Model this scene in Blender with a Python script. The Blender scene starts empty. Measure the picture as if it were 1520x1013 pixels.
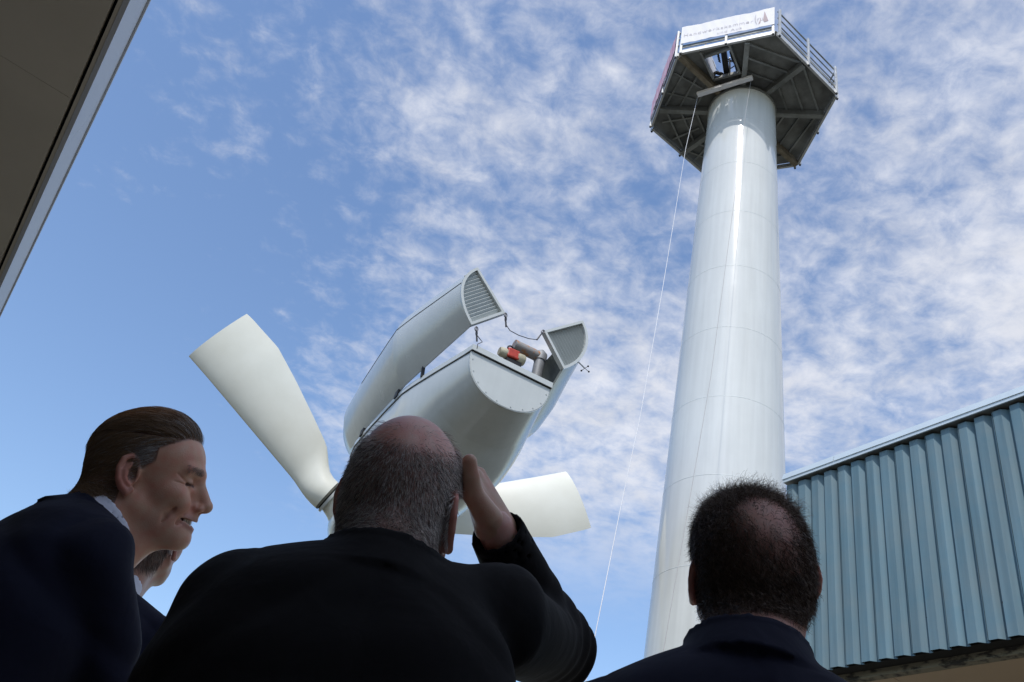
import bpy, bmesh, math, random
import numpy as np
from mathutils import Vector, Matrix
PI = math.pi
random.seed(7); rng = np.random.default_rng(7)
scene = bpy.context.scene
COL = scene.collection

# ------------------------------------------------------------------ camera
PITCH, ROLL, FPX = 0.6489, 0.2355, 1311.3          # FPX for a 1520 px wide frame
EYE = np.array([0.0, 0.0, 1.1])
_f = np.array([0, math.cos(PITCH), math.sin(PITCH)]); _r = np.array([1.0, 0, 0]); _u = np.cross(_r, _f)
CR = math.cos(ROLL) * _r + math.sin(ROLL) * _u
CU = -math.sin(ROLL) * _r + math.cos(ROLL) * _u
CF = _f
cd = bpy.data.cameras.new('camera'); cam = bpy.data.objects.new('camera', cd); COL.objects.link(cam)
cd.sensor_width = 36; cd.lens = 36 * FPX / 1520; cd.clip_start = 0.02; cd.clip_end = 5000
M = Matrix.Identity(4)
for i in range(3):
    M[i][0], M[i][1], M[i][2], M[i][3] = CR[i], CU[i], -CF[i], EYE[i]
cam.matrix_world = M
scene.camera = cam
cd.dof.use_dof = False

# ------------------------------------------------------------------ light
SUN_AZ, SUN_EL = math.radians(197.5), math.radians(53.2)
sdir = Vector((math.sin(SUN_AZ) * math.cos(SUN_EL), math.cos(SUN_AZ) * math.cos(SUN_EL), math.sin(SUN_EL)))
sl = bpy.data.lights.new('sun', 'SUN'); sun = bpy.data.objects.new('sun', sl); COL.objects.link(sun)
sl.energy = 3.0; sl.angle = math.radians(0.55); sl.color = (1.0, 0.955, 0.9)
sun.rotation_euler = (-sdir).to_track_quat('-Z', 'Y').to_euler()
sun.location = (0, 0, 60)

world = bpy.data.worlds.new('World'); scene.world = world; world.use_nodes = True
def build_world():
    nt = world.node_tree; nt.nodes.clear(); N = nt.nodes.new; L = nt.links.new
    out = N('ShaderNodeOutputWorld'); bg = N('ShaderNodeBackground'); bg.inputs['Strength'].default_value = 0.15
    sky = N('ShaderNodeTexSky'); sky.sky_type = 'NISHITA'; sky.sun_disc = False
    sky.sun_elevation = SUN_EL; sky.sun_rotation = SUN_AZ
    sky.air_density = 1.3; sky.dust_density = 1.2; sky.ozone_density = 1.6; sky.altitude = 100
    tc = N('ShaderNodeTexCoord')
    sep = N('ShaderNodeSeparateXYZ'); L(tc.outputs['Generated'], sep.inputs[0])
    def math_(op, a, b=None, c=None):
        n = N('ShaderNodeMath'); n.operation = op
        for i, v in enumerate((a, b, c)):
            if v is None: continue
            if isinstance(v, (int, float)): n.inputs[i].default_value = v
            else: L(v, n.inputs[i])
        return n.outputs[0]
    zz = math_('ADD', math_('MAXIMUM', sep.outputs['Z'], 0.0), 0.09)
    cx = math_('DIVIDE', sep.outputs['X'], zz); cy = math_('DIVIDE', sep.outputs['Y'], zz)
    comb = N('ShaderNodeCombineXYZ'); L(cx, comb.inputs[0]); L(cy, comb.inputs[1])
    def noise(scale, detail, rough, off=(0, 0, 0), dist=0.0, src=None, sc=(1, 1, 1), rz=0):
        mp = N('ShaderNodeMapping'); L(src or comb.outputs[0], mp.inputs[0]); mp.inputs['Location'].default_value = off
        mp.inputs['Scale'].default_value = sc; mp.inputs['Rotation'].default_value = (0, 0, rz)
        n = N('ShaderNodeTexNoise'); n.inputs['Scale'].default_value = scale; n.inputs['Detail'].default_value = detail
        n.inputs['Roughness'].default_value = rough; n.inputs['Distortion'].default_value = dist
        L(mp.outputs[0], n.inputs['Vector']); return n.outputs['Fac']
    # warp gives streaky torn edges
    big = noise(1.5, 3, 0.5, CL_OFF)
    mid = noise(5.5, 4, 0.55, (3.1, 7.7, 0), 0.15)
    fine = noise(21.0, 7, 0.62, (1.3, 2.2, 0), 0.25)
    # more cloud toward the right of the view, clear towards the west side
    gm = N('ShaderNodeMapRange'); gm.interpolation_type = 'SMOOTHSTEP'; gm.inputs['From Min'].default_value = -0.62; gm.inputs['From Max'].default_value = -0.02
    gm.inputs['To Min'].default_value = 0.0; gm.inputs['To Max'].default_value = 0.42; L(cx, gm.inputs['Value']); gx = gm.outputs[0]
    cov = math_('ADD', math_('ADD', math_('MULTIPLY', big, 0.9), math_('MULTIPLY', mid, 0.55)), gx)
    cov = math_('ADD', cov, math_('MULTIPLY', fine, 0.82))
    mr = N('ShaderNodeMapRange'); mr.interpolation_type = 'SMOOTHSTEP'
    mr.inputs['From Min'].default_value = CL_MIN; mr.inputs['From Max'].default_value = CL_MAX
    mr.inputs['To Min'].default_value = 0.0; mr.inputs['To Max'].default_value = 0.90
    L(cov, mr.inputs['Value'])
    # fade near the horizon
    hz = N('ShaderNodeMapRange'); hz.interpolation_type = 'SMOOTHSTEP'; hz.inputs['From Min'].default_value = 0.34; hz.inputs['From Max'].default_value = 0.52
    L(sep.outputs['Z'], hz.inputs['Value'])
    fac = math_('MULTIPLY', mr.outputs[0], hz.outputs[0])
    shade = noise(9.0, 4, 0.5, (0.4, 0.2, 0), 0.2)
    ramp = N('ShaderNodeMapRange'); ramp.inputs['From Min'].default_value = 0.3; ramp.inputs['From Max'].default_value = 0.7
    ramp.inputs['To Min'].default_value = 0.90; ramp.inputs['To Max'].default_value = 1.06; L(shade, ramp.inputs['Value'])
    cc = N('ShaderNodeMix'); cc.data_type = 'RGBA'; cc.blend_type = 'MULTIPLY'; cc.inputs['Factor'].default_value = 1.0
    cc.inputs['A'].default_value = (*CL_COL, 1)
    cmb = N('ShaderNodeCombineColor'); 
    for i in range(3): L(ramp.outputs[0], cmb.inputs[i])
    L(cmb.outputs[0], cc.inputs['B'])
    tint = N('ShaderNodeMix'); tint.data_type = 'RGBA'; tint.blend_type = 'MULTIPLY'; tint.inputs['Factor'].default_value = 1.0
    L(sky.outputs[0], tint.inputs['A']); tint.inputs['B'].default_value = (*SKY_TINT, 1)
    mx = N('ShaderNodeMix'); mx.data_type = 'RGBA'; L(fac, mx.inputs['Factor']); L(tint.outputs['Result'], mx.inputs['A']); L(cc.outputs['Result'], mx.inputs['B'])
    L(mx.outputs['Result'], bg.inputs['Color']); L(bg.outputs[0], out.inputs[0])
CL_OFF = (0.6, 0.3, 0.0); CL_MIN, CL_MAX = 1.23, 1.88; CL_COL = (5.7, 5.8, 6.2); SKY_TINT = (1.10, 1.18, 1.32)
build_world()
vs = scene.view_settings; vs.view_transform = 'Standard'; vs.look = 'None'; vs.exposure = 0.0; vs.gamma = 1.0; vs.use_curve_mapping = False
scene.cycles.max_bounces = 8; scene.cycles.diffuse_bounces = 4; scene.cycles.glossy_bounces = 3
scene.cycles.use_denoising = True

# ------------------------------------------------------------------ measuring helpers (real points in the place)
def ray(x, y):
    d = CF + CR * (x - 760) / FPX + CU * (506.5 - y) / FPX
    return d / np.linalg.norm(d)
def on_z(x, y, z):
    d = ray(x, y); return EYE + d * (z - EYE[2]) / d[2]
def on_plane(x, y, p, n):
    d = ray(x, y); return EYE + d * (np.dot(np.asarray(p) - EYE, n) / np.dot(d, n))
def at(x, y, depth):
    """point seen at pixel x, y at a distance depth along the view axis"""
    return EYE + (CF + CR * (x - 760) / FPX + CU * (506.5 - y) / FPX) * depth
def px(P):
    q = np.asarray(P, float) - EYE; z = q @ CF
    return 760 + FPX * (q @ CR) / z, 506.5 - FPX * (q @ CU) / z, z

# ------------------------------------------------------------------ materials
def new_mat(name):
    m = bpy.data.materials.new(name); m.use_nodes = True
    return m, m.node_tree, m.node_tree.nodes['Principled BSDF']
def paint(name, col, rough=0.4, metal=0.0, var=0.12, scale=3.0, col2=None, bump=0.0, bscale=40.0, streak=0.0, spec=0.5, coat=0.0, thresh=(0.35, 0.7), coord='Object', sheen=0.0, stretch=(1, 1, 1)):
    m, nt, b = new_mat(name); N = nt.nodes.new; L = nt.links.new
    tc = N('ShaderNodeTexCoord')
    mp = N('ShaderNodeMapping'); L(tc.outputs[coord], mp.inputs[0]); mp.inputs['Scale'].default_value = stretch
    n = N('ShaderNodeTexNoise'); n.inputs['Scale'].default_value = scale; n.inputs['Detail'].default_value = 8; n.inputs['Roughness'].default_value = 0.62
    L(mp.outputs[0], n.inputs['Vector'])
    r = N('ShaderNodeValToRGB'); r.color_ramp.elements[0].position, r.color_ramp.elements[1].position = thresh
    c2 = col2 if col2 else tuple(c * (1 - var) for c in col)
    r.color_ramp.elements[0].color = (*c2, 1); r.color_ramp.elements[1].color = (*col, 1)
    L(n.outputs['Fac'], r.inputs[0]); src = r.outputs[0]
    if streak > 0:
        mp2 = N('ShaderNodeMapping'); L(tc.outputs[coord], mp2.inputs[0]); mp2.inputs['Scale'].default_value = (1, 1, 0.04)
        n2 = N('ShaderNodeTexNoise'); n2.inputs['Scale'].default_value = 9; n2.inputs['Detail'].default_value = 5; L(mp2.outputs[0], n2.inputs['Vector'])
        mr = N('ShaderNodeMapRange'); mr.inputs['From Min'].default_value = 0.35; mr.inputs['From Max'].default_value = 0.75
        mr.inputs['To Min'].default_value = 1.0; mr.inputs['To Max'].default_value = 1 - streak; L(n2.outputs['Fac'], mr.inputs['Value'])
        mx = N('ShaderNodeMix'); mx.data_type = 'RGBA'; mx.blend_type = 'MULTIPLY'; mx.inputs['Factor'].default_value = 1
        cb = N('ShaderNodeCombineColor'); [L(mr.outputs[0], cb.inputs[i]) for i in range(3)]
        L(src, mx.inputs['A']); L(cb.outputs[0], mx.inputs['B']); src = mx.outputs['Result']
    L(src, b.inputs['Base Color'])
    b.inputs['Metallic'].default_value = metal
    mr = N('ShaderNodeMapRange'); mr.inputs['To Min'].default_value = max(0.03, rough - 0.07); mr.inputs['To Max'].default_value = min(1, rough + 0.09)
    L(n.outputs['Fac'], mr.inputs['Value']); L(mr.outputs[0], b.inputs['Roughness'])
    b.inputs['Specular IOR Level'].default_value = spec
    if coat: b.inputs['Coat Weight'].default_value = coat; b.inputs['Coat Roughness'].default_value = 0.12
    if sheen: b.inputs['Sheen Weight'].default_value = sheen; b.inputs['Sheen Roughness'].default_value = 0.5
    if bump > 0:
        nb = N('ShaderNodeTexNoise'); nb.inputs['Scale'].default_value = bscale; nb.inputs['Detail'].default_value = 5; L(mp.outputs[0], nb.inputs['Vector'])
        bp = N('ShaderNodeBump'); bp.inputs['Strength'].default_value = bump; bp.inputs['Distance'].default_value = 0.01
        L(nb.outputs['Fac'], bp.inputs['Height']); L(bp.outputs[0], b.inputs['Normal'])
    return m
MT = {}
MT['tower'] = paint('tower_white_paint', (0.66, 0.68, 0.665), 0.11, var=0.07, scale=0.8, streak=0.10, bump=0.12, bscale=1.4, spec=0.6)
MT['tower_low'] = MT['tower']
MT['weld'] = paint('weld_bead_paint', (0.68, 0.72, 0.71), 0.25, var=0.2, scale=20, bump=0.3, bscale=60)
MT['galv'] = paint('galvanised_steel', (0.36, 0.37, 0.36), 0.55, 0.55, col2=(0.17, 0.175, 0.165), scale=1.7, bump=0.15, bscale=30)
MT['galv_dark'] = paint('weathered_deck_plate', (0.27, 0.275, 0.26), 0.65, 0.3, col2=(0.10, 0.10, 0.092), scale=1.5, bump=0.2, bscale=12)
MT['brown_beam'] = paint('rusty_brown_beam', (0.30, 0.26, 0.19), 0.7, 0.2, col2=(0.16, 0.13, 0.09), scale=5)
MT['rail'] = paint('zinc_rail', (0.62, 0.63, 0.63), 0.45, 0.45, var=0.25, scale=8)
MT['barwhite'] = paint('white_bar_paint', (0.88, 0.88, 0.92), 0.35, var=0.06)
MT['banner'] = paint('white_banner_cloth', (0.82, 0.80, 0.81), 0.75, var=0.05, scale=2.5, bump=0.35, bscale=3)
MT['magenta'] = paint('magenta_banner_cloth', (0.58, 0.26, 0.38), 0.75, col2=(0.72, 0.52, 0.60), scale=3)
MT['print_grey'] = paint('grey_print', (0.60, 0.58, 0.61), 0.8)
MT['print_rose'] = paint('rose_grey_print', (0.50, 0.40, 0.41), 0.8)
MT['hull'] = paint('nacelle_grey_paint', (0.53, 0.555, 0.54), 0.24, var=0.09, scale=1.1, streak=0.05, bump=0.10, bscale=1.6, spec=0.6, coat=0.25)
MT['hull_in'] = paint('dirty_inner_shell', (0.20, 0.19, 0.15), 0.8, col2=(0.05, 0.048, 0.038), scale=2.2)
MT['blade'] = paint('cream_blade_gelcoat', (0.74, 0.74, 0.66), 0.36, col2=(0.69, 0.685, 0.60), scale=1.3, thresh=(0.3, 0.62), bump=0.08, bscale=2.0, spec=0.5)
MT['slat'] = paint('louvre_paint', (0.47, 0.50, 0.49), 0.45, var=0.1)
MT['dark'] = paint('dark_steel', (0.035, 0.035, 0.037), 0.5, 0.6)
MT['black'] = paint('black_gap', (0.012, 0.012, 0.012), 0.9)
MT['rusty'] = paint('rusty_pipe', (0.30, 0.29, 0.28), 0.6, 0.3, col2=(0.42, 0.20, 0.09), scale=9, thresh=(0.43, 0.50), bump=0.3, bscale=50)
MT['pipegrey'] = paint('primer_grey_pipe', (0.27, 0.28, 0.29), 0.55, 0.2, var=0.3, scale=6)
MT['red'] = paint('red_machine_paint', (0.55, 0.06, 0.035), 0.4, var=0.35, scale=14)
MT['cream'] = paint('cream_motor_paint', (0.56, 0.53, 0.40), 0.5, col2=(0.36, 0.33, 0.23), scale=16)
MT['gearplate'] = paint('grey_green_disc', (0.36, 0.38, 0.32), 0.6, 0.1, var=0.25, scale=10)
MT['blue'] = paint('faded_blue_sheet', (0.165, 0.235, 0.265), 0.55, 0.0, col2=(0.115, 0.215, 0.27), scale=2.2, streak=0.30, thresh=(0.25, 0.75), bump=0.10, bscale=6, spec=0.25)
MT['blue_end'] = paint('fresh_blue_sheet', (0.12, 0.35, 0.47), 0.4, var=0.15, scale=2, streak=0.1)
MT['flash'] = paint('pale_blue_flashing', (0.60, 0.68, 0.72), 0.35, 0.15, var=0.08, scale=2)
MT['oldbeam'] = paint('peeling_beam', (0.25, 0.235, 0.18), 0.85, col2=(0.045, 0.043, 0.04), scale=4.5, thresh=(0.40, 0.50), bump=0.5, bscale=20, stretch=(1, 1, 2.5))
MT['soffit_b'] = paint('beige_soffit', (0.56, 0.44, 0.31), 0.8, var=0.08, scale=0.9)
MT['soffit_l'] = paint('taupe_soffit', (0.68, 0.62, 0.51), 0.75, var=0.10, scale=0.9, bump=0.05, bscale=3)
MT['fascia_l'] = paint('pale_fascia_panel', (0.60, 0.62, 0.66), 0.45, 0.0, var=0.05, scale=0.8)
MT['wall_dark'] = paint('dark_brick_wall', (0.16, 0.12, 0.10), 0.9, var=0.35, scale=3, bump=0.4, bscale=14)
MT['concrete'] = paint('bounce_concrete', (0.36, 0.33, 0.28), 0.9, var=0.2, scale=1.2, bump=0.4, bscale=40)  # pale tone of the added paving, meant to reflect light upwards
MT['asphalt'] = paint('dry_ground', (0.13, 0.12, 0.085), 0.9, var=0.3, scale=2.5, bump=0.5, bscale=60)
MT['screw'] = paint('rusty_screw', (0.06, 0.04, 0.035), 0.6, 0.5)
MT['rope'] = paint('white_rope', (0.72, 0.72, 0.74), 0.7)
MT['rope_grey'] = paint('grey_rope', (0.42, 0.41, 0.40), 0.8)
MT['steelwire'] = paint('steel_wire', (0.10, 0.10, 0.11), 0.5, 0.7)

# ------------------------------------------------------------------ object helpers
def link(name, me, mat=None, parent=None, smooth=False, mats=None):
    o = bpy.data.objects.new(name, me); COL.objects.link(o)
    for m in (mats or ([mat] if mat else [])): me.materials.append(m)
    if parent is not None: o.parent = parent
    if smooth:
        me.polygons.foreach_set('use_smooth', [True] * len(me.polygons))
    return o
def empty(name, loc, label, cat, group=None):
    o = bpy.data.objects.new(name, None); COL.objects.link(o); o.location = Vector(loc); o.empty_display_size = 0.2
    o['label'] = label; o['category'] = cat
    if group: o['group'] = group
    bpy.context.view_layer.update()
    return o
def tag(o, label, cat, group=None):
    o['label'] = label; o['category'] = cat
    if group: o['group'] = group
    return o
def place(o):
    """child built in world coordinates: undo the parent's location"""
    if o.parent is not None:
        l = Vector((0, 0, 0)); p = o.parent
        while p is not None: l += p.location; p = p.parent
        o.location = -l
    return o
class MB:
    def __init__(s): s.v = []; s.f = []; s.mi = []
    def add(s, vs_, fs, mi=0):
        b = len(s.v); s.v += [tuple(map(float, v)) for v in vs_]; s.f += [tuple(i + b for i in f) for f in fs]; s.mi += [mi] * len(fs); return s
    def box(s, c, ax, ay, az, mi=0):
        c, ax, ay, az = map(lambda v: np.asarray(v, float), (c, ax, ay, az))
        vs_ = [c + i * ax + j * ay + k * az for i in (-1, 1) for j in (-1, 1) for k in (-1, 1)]
        return s.add(vs_, [(0, 1, 3, 2), (4, 6, 7, 5), (0, 4, 5, 1), (2, 3, 7, 6), (0, 2, 6, 4), (1, 5, 7, 3)], mi)
    def bar(s, p, q, w, h, up=(0, 0, 1), mi=0):
        p, q, up = map(lambda v: np.asarray(v, float), (p, q, up)); d = q - p; l = np.linalg.norm(d); d /= l
        sd = np.cross(d, up); 
        if np.linalg.norm(sd) < 1e-6: sd = np.cross(d, (1, 0, 0.))
        sd /= np.linalg.norm(sd); u2 = np.cross(sd, d)
        return s.box((p + q) / 2, d * l / 2, sd * w / 2, u2 * h / 2, mi)
    def tube(s, pts, r, n=8, caps=True, mi=0):
        pts = [np.asarray(p, float) for p in pts]; R = r if hasattr(r, '__len__') else [r] * len(pts)
        rings = []; ref = None
        for i, p in enumerate(pts):
            d = pts[min(i + 1, len(pts) - 1)] - pts[max(i - 1, 0)]; d = d / (np.linalg.norm(d) + 1e-12)
            if ref is None:
                ref = np.cross(d, (0, 0, 1.0)); 
                if np.linalg.norm(ref) < 1e-3: ref = np.cross(d, (1.0, 0, 0))
            ref = ref - d * (ref @ d); ref /= np.linalg.norm(ref); b2 = np.cross(d, ref)
            rings.append([p + R[i] * (math.cos(2 * PI * k / n) * ref + math.sin(2 * PI * k / n) * b2) for k in range(n)])
        return s.loft(rings, True, caps, mi)
    def loft(s, rings, closed=True, caps=False, mi=0):
        n = len(rings[0]); vs_ = [p for r_ in rings for p in r_]; fs = []
        for i in range(len(rings) - 1):
            for k in range(n if closed else n - 1):
                k2 = (k + 1) % n; fs.append((i * n + k, i * n + k2, (i + 1) * n + k2, (i + 1) * n + k))
        if caps: fs.append(tuple(range(n))[::-1]); fs.append(tuple((len(rings) - 1) * n + k for k in range(n)))
        return s.add(vs_, fs, mi)
    def prism(s, poly, off, mi=0):
        poly = [np.asarray(p, float) for p in poly]; off = np.asarray(off, float); n = len(poly)
        return s.add(poly + [p + off for p in poly], [tuple(range(n))[::-1], tuple(range(n, 2 * n))] + [(i, (i + 1) % n, n + (i + 1) % n, n + i) for i in range(n)], mi)
    def mesh(s, name, fix=True):
        me = bpy.data.meshes.new(name); me.from_pydata(s.v, [], s.f); me.polygons.foreach_set('material_index', s.mi)
        if fix:
            bm = bmesh.new(); bm.from_mesh(me); bmesh.ops.recalc_face_normals(bm, faces=bm.faces); bm.to_mesh(me); bm.free()
        me.update(); return me
    def build(s, name, mat, parent=None, smooth=False, mats=None, bevel=0.0, autosmooth=None, fix=True):
        o = link(name, s.mesh(name, fix), mat, parent, smooth, mats); place(o)
        if bevel > 0:
            md = o.modifiers.new('bevel', 'BEVEL'); md.width = bevel; md.segments = 2; md.limit_method = 'ANGLE'
        if autosmooth is not None:
            me = o.data; me.polygons.foreach_set('use_smooth', [True] * len(me.polygons))
            try: me.set_sharp_from_angle(angle=math.radians(autosmooth))
            except Exception: pass
        return o
def V3(*a): return np.array(a, float)

# ================================================================== SETTING
g = MB().add([(-400, -400, 0), (400, -400, 0), (400, 400, 0), (-400, 400, 0)], [(0, 1, 2, 3)]).build('ground', MT['asphalt'], fix=False)
g['kind'] = 'structure'
yard = MB()  # pale paving added out of view to bounce light onto faces and soffit
for i in range(-5, 5):
    for j in range(-5, 5):
        x0, y0 = i * 1.5, j * 1.5; yard.box((x0 + 0.75, y0 + 0.75, 0.0), (0.744, 0, 0), (0, 0.744, 0), (0, 0, 0.004))
yd = yard.build('bounce_paving', MT['concrete']); yd['kind'] = 'structure'

# ================================================================== TOWER
DT = 15.66; TA = 0.3066
TX, TY = DT * math.sin(TA), DT * math.cos(TA)
def trad(z): return 1.355 + (0.879 - 1.355) * (z - 1.1) / 21.9
tower = empty('tower', (TX, TY, 0), 'tall white tubular steel tower carrying the hexagonal platform', 'tower')
ring_z = [18.79 + 1.812 - 1.812 * k for k in range(0, 12)]
edges = [21.9] + [z for z in ring_z if z > 0.05] + [0.0]
for k in range(len(edges) - 1):
    z1, z0 = edges[k], edges[k + 1]
    n = 96; rings = []
    for z in (z0, z1):
        r = trad(z)
        rings.append([V3(TX + r * math.cos(2 * PI * i / n), TY + r * math.sin(2 * PI * i / n), z) for i in range(n)])
    MB().loft(rings, True, False).build('tower_section', MT['tower'], tower, smooth=True)
for z in edges[1:-1]:
    n = 96; r0 = trad(z) - 0.004; rings = []
    for a in np.linspace(0, 2 * PI, 7)[:-1]:
        pass
    prof = [(-0.012, -0.006), (-0.006, 0.006), (0.006, 0.006), (0.012, -0.006)]
    rings = [[V3(TX + (r0 + dr) * math.cos(2 * PI * i / n), TY + (r0 + dr) * math.sin(2 * PI * i / n), z + dz) for i in range(n)] for dz, dr in prof]
    MB().loft(rings, True, False).build('weld_seam', MT['weld'], tower, smooth=True)
# top flange
n = 96
MB().loft([[V3(TX + r * math.cos(2 * PI * i / n), TY + r * math.sin(2 * PI * i / n), z) for i in range(n)] for r, z in ((0.90, 21.90), (0.93, 21.90), (0.93, 21.98), (0.90, 21.98))], True, True).build('top_flange', MT['galv'], tower, autosmooth=30)

# ================================================================== PLATFORM
PC = V3(4.69, 14.94, 0); PZ = 22.08; PR = 2.53
def pp(ang, r, z=PZ): a = math.radians(ang); return V3(PC[0] + r * math.cos(a), PC[1] + r * math.sin(a), z)
def hex_r(ang):      # distance to the hexagon's edge in a direction
    a = (ang - 31) % 60 - 30
    return PR * math.cos(PI / 6) / math.cos(math.radians(a))
plat = empty('viewing_platform', tuple(PC + V3(0, 0, PZ)), 'hexagonal grey steel platform with railing on top of the white tower', 'platform')
corners = [31 + 60 * k for k in range(6)]
# deck plates with the hatch left open
hatch = [V3(PC[0] + a, PC[1] + b, PZ) for a, b in ((-1.49, -1.34), (-0.93, -1.77), (-0.44, -1.14), (-1.01, -0.75))]
DZ = PZ + 0.13
def flat(p, z): return V3(p[0], p[1], z)
def plate(poly, name='deck_plate', th=0.02):
    MB().prism([flat(p, DZ) for p in poly], (0, 0, th)).build(name, MT['galv_dark'], plat)
radials = [-149, -105, -61, -14, 31, 76, 121, 166]
rad_edges = sorted(set([a % 360 for a in radials]))
def sector(a0, a1, r0, r1=None):
    """polygon between two angles from radius r0 to the edge of the hexagon (or r1)"""
    inner = [pp(a0, r0), pp(a1, r0)]
    if r1: return inner + [pp(a1, r1), pp(a0, r1)]
    outs = [pp(a1, hex_r(a1) - 0.02)]
    for c in sorted([c % 360 for c in corners], reverse=True):
        for cc_ in (c, c + 360, c - 360):
            if a0 + 0.5 < cc_ < a1 - 0.5: outs.append(pp(cc_, PR - 0.02))
    outs = [outs[0]] + sorted(outs[1:], key=lambda p: -((math.degrees(math.atan2(p[1] - PC[1], p[0] - PC[0])) - a0) % 360))
    outs.append(pp(a0, hex_r(a0) - 0.02)); return inner + outs
for i in range(8):
    a0, a1 = radials[i] + 0.12, radials[(i + 1) % 8] + (360 if i == 7 else 0) - 0.12
    if i == 0: continue
    plate(sector(a0, a1, 0.25))
H = hatch
plate([pp(-149, 0.25), pp(-105, 0.25), H[2], H[3]])
plate([pp(-149, 0.25), H[3], H[0], pp(-149, PR - 0.02)])
plate([pp(-149, PR - 0.02), H[0], H[1], pp(-105, hex_r(-105) - 0.02)])
plate([pp(-105, 0.25), pp(-105, hex_r(-105) - 0.02), H[1], H[2]])
for a in radials:
    brown = a in (-149, 31)
    MB().bar(pp(a, 0.80, PZ - 0.02 if False else PZ), pp(a, hex_r(a) - 0.06), 0.13, 0.22).build('radial_beam', MT['brown_beam'] if brown else MT['galv'], plat)
for i in range(8):
    a0, a1 = radials[i], radials[(i + 1) % 8] + (360 if i == 7 else 0)
    for r in (2.06, 1.66, 1.24):
        if i == 0 and r > 1.3: continue
        p, q = pp(a0 + 2.0, r, DZ - 0.035), pp(a1 - 2.0, r, DZ - 0.035)
        MB().bar(p, q, 0.05, 0.066).build('joist', MT['galv'], plat)
    if i in (4, 5, 6, 7):          # cross joists seen at the back
        am = (a0 + a1) / 2
        for da in (-9, 9): MB().bar(pp(am + da, 1.28, DZ - 0.05), pp(am + da, min(hex_r(am + da), 2.3) - 0.1, DZ - 0.05), 0.05, 0.03).build('joist', MT['galv'], plat)
# hatch frame
for p, q, w, h in ((H[0], H[1], 0.07, 0.10), (H[2], H[3], 0.07, 0.10), (H[1] + V3(-0.06, -0.16, 0), H[2] + V3(0.02, -0.04, 0), 0.05, 0.18), (H[0] + V3(-0.14, -0.18, 0), H[3] + V3(-0.04, -0.08, 0), 0.05, 0.18)):
    MB().bar(flat(p, DZ - h / 2 - 0.002), flat(q, DZ - h / 2 - 0.002), w, h).build('hatch_frame', MT['galv'], plat)
MB().prism([flat(H[0], DZ + 0.03), flat(H[0] + V3(0.03, -0.02, 0), DZ + 0.03), flat(H[3] + V3(0.03, 0, 0), DZ + 0.03), flat(H[3], DZ + 0.03)], (0, 0, 0.55)).build('hatch_flap', MT['banner'], plat)
# edge channels, posts, rails
for k in range(6):
    c0, c1 = pp(corners[k], PR), pp(corners[(k + 1) % 6], PR); e = (c1 - c0) / np.linalg.norm(c1 - c0); nrm = np.cross(e, (0, 0, 1.0))
    MB().bar(c0 + e * 0.04 + V3(0, 0, 0.03), c1 - e * 0.04 + V3(0, 0, 0.03), 0.06, 0.13).build('edge_channel', MT['rail'], plat)
    MB().bar(c0 + e * 0.06 + nrm * 0.02 + V3(0, 0, 0.25), c1 - e * 0.06 + nrm * 0.02 + V3(0, 0, 0.25), 0.02, 0.12).build('toe_board', MT['galv'], plat)
    for zz, rr in ((1.08, 0.021), (0.78, 0.017), (0.48, 0.017)):
        MB().tube([c0 + e * 0.05 + V3(0, 0, zz), c1 - e * 0.05 + V3(0, 0, zz)], rr, 8).build('guard_rail', MT['galv'], plat, smooth=False)
    for t in (0.03, 0.5, 0.97):
        p = c0 + (c1 - c0) * t
        MB().box(p + nrm * 0.045 + V3(0, 0, 0.53), e * 0.032, nrm * 0.028, V3(0, 0, 0.60)).build('railing_post', MT['rail'], plat, bevel=0.006)
        MB().box(p + nrm * 0.045 + V3(0, 0, -0.085), e * 0.022, nrm * 0.02, V3(0, 0, 0.014)).build('post_foot', MT['dark'], plat)

# banners hung outside the rail
def banner(k, z0, z1, mat, name, label, t0=0.04, t1=0.96, amp=0.008, ph=0.0):
    c0, c1 = pp(corners[k], PR), pp(corners[(k + 1) % 6], PR); e = (c1 - c0) / np.linalg.norm(c1 - c0); nrm = np.cross(e, (0, 0, 1.0))
    nx, nz = 60, 8; rings = []
    def P(t, s, o=0.0):
        w = amp * (math.sin(t * 23 + ph) * 0.6 + math.sin(t * 61 + s * 4 + ph) * 0.4) * (0.3 + abs(math.sin(t * PI * 2)))
        sag = 0.03 * math.sin(t * PI * 2) ** 2 * (1 if s > 0.5 else 0.4)
        return c0 + (c1 - c0) * t + nrm * (0.082 + 0.012 + w + o) + V3(0, 0, PZ * 0 + z0 + (z1 - z0) * s - sag * (s - 0.2))
    front = [[P(t0 + (t1 - t0) * i / nx, s) for i in range(nx + 1)] for s in np.linspace(0, 1, nz)]
    back = [[P(t0 + (t1 - t0) * i / nx, s, -0.004) for i in range(nx + 1)] for s in np.linspace(1, 0, nz)]
    m = MB(); m.loft(front + back + [front[0]], False)
    o = m.build(name, mat, None, autosmooth=60); tag(o, label, 'banner')
    return o, P, c0, c1, e, nrm
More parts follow.
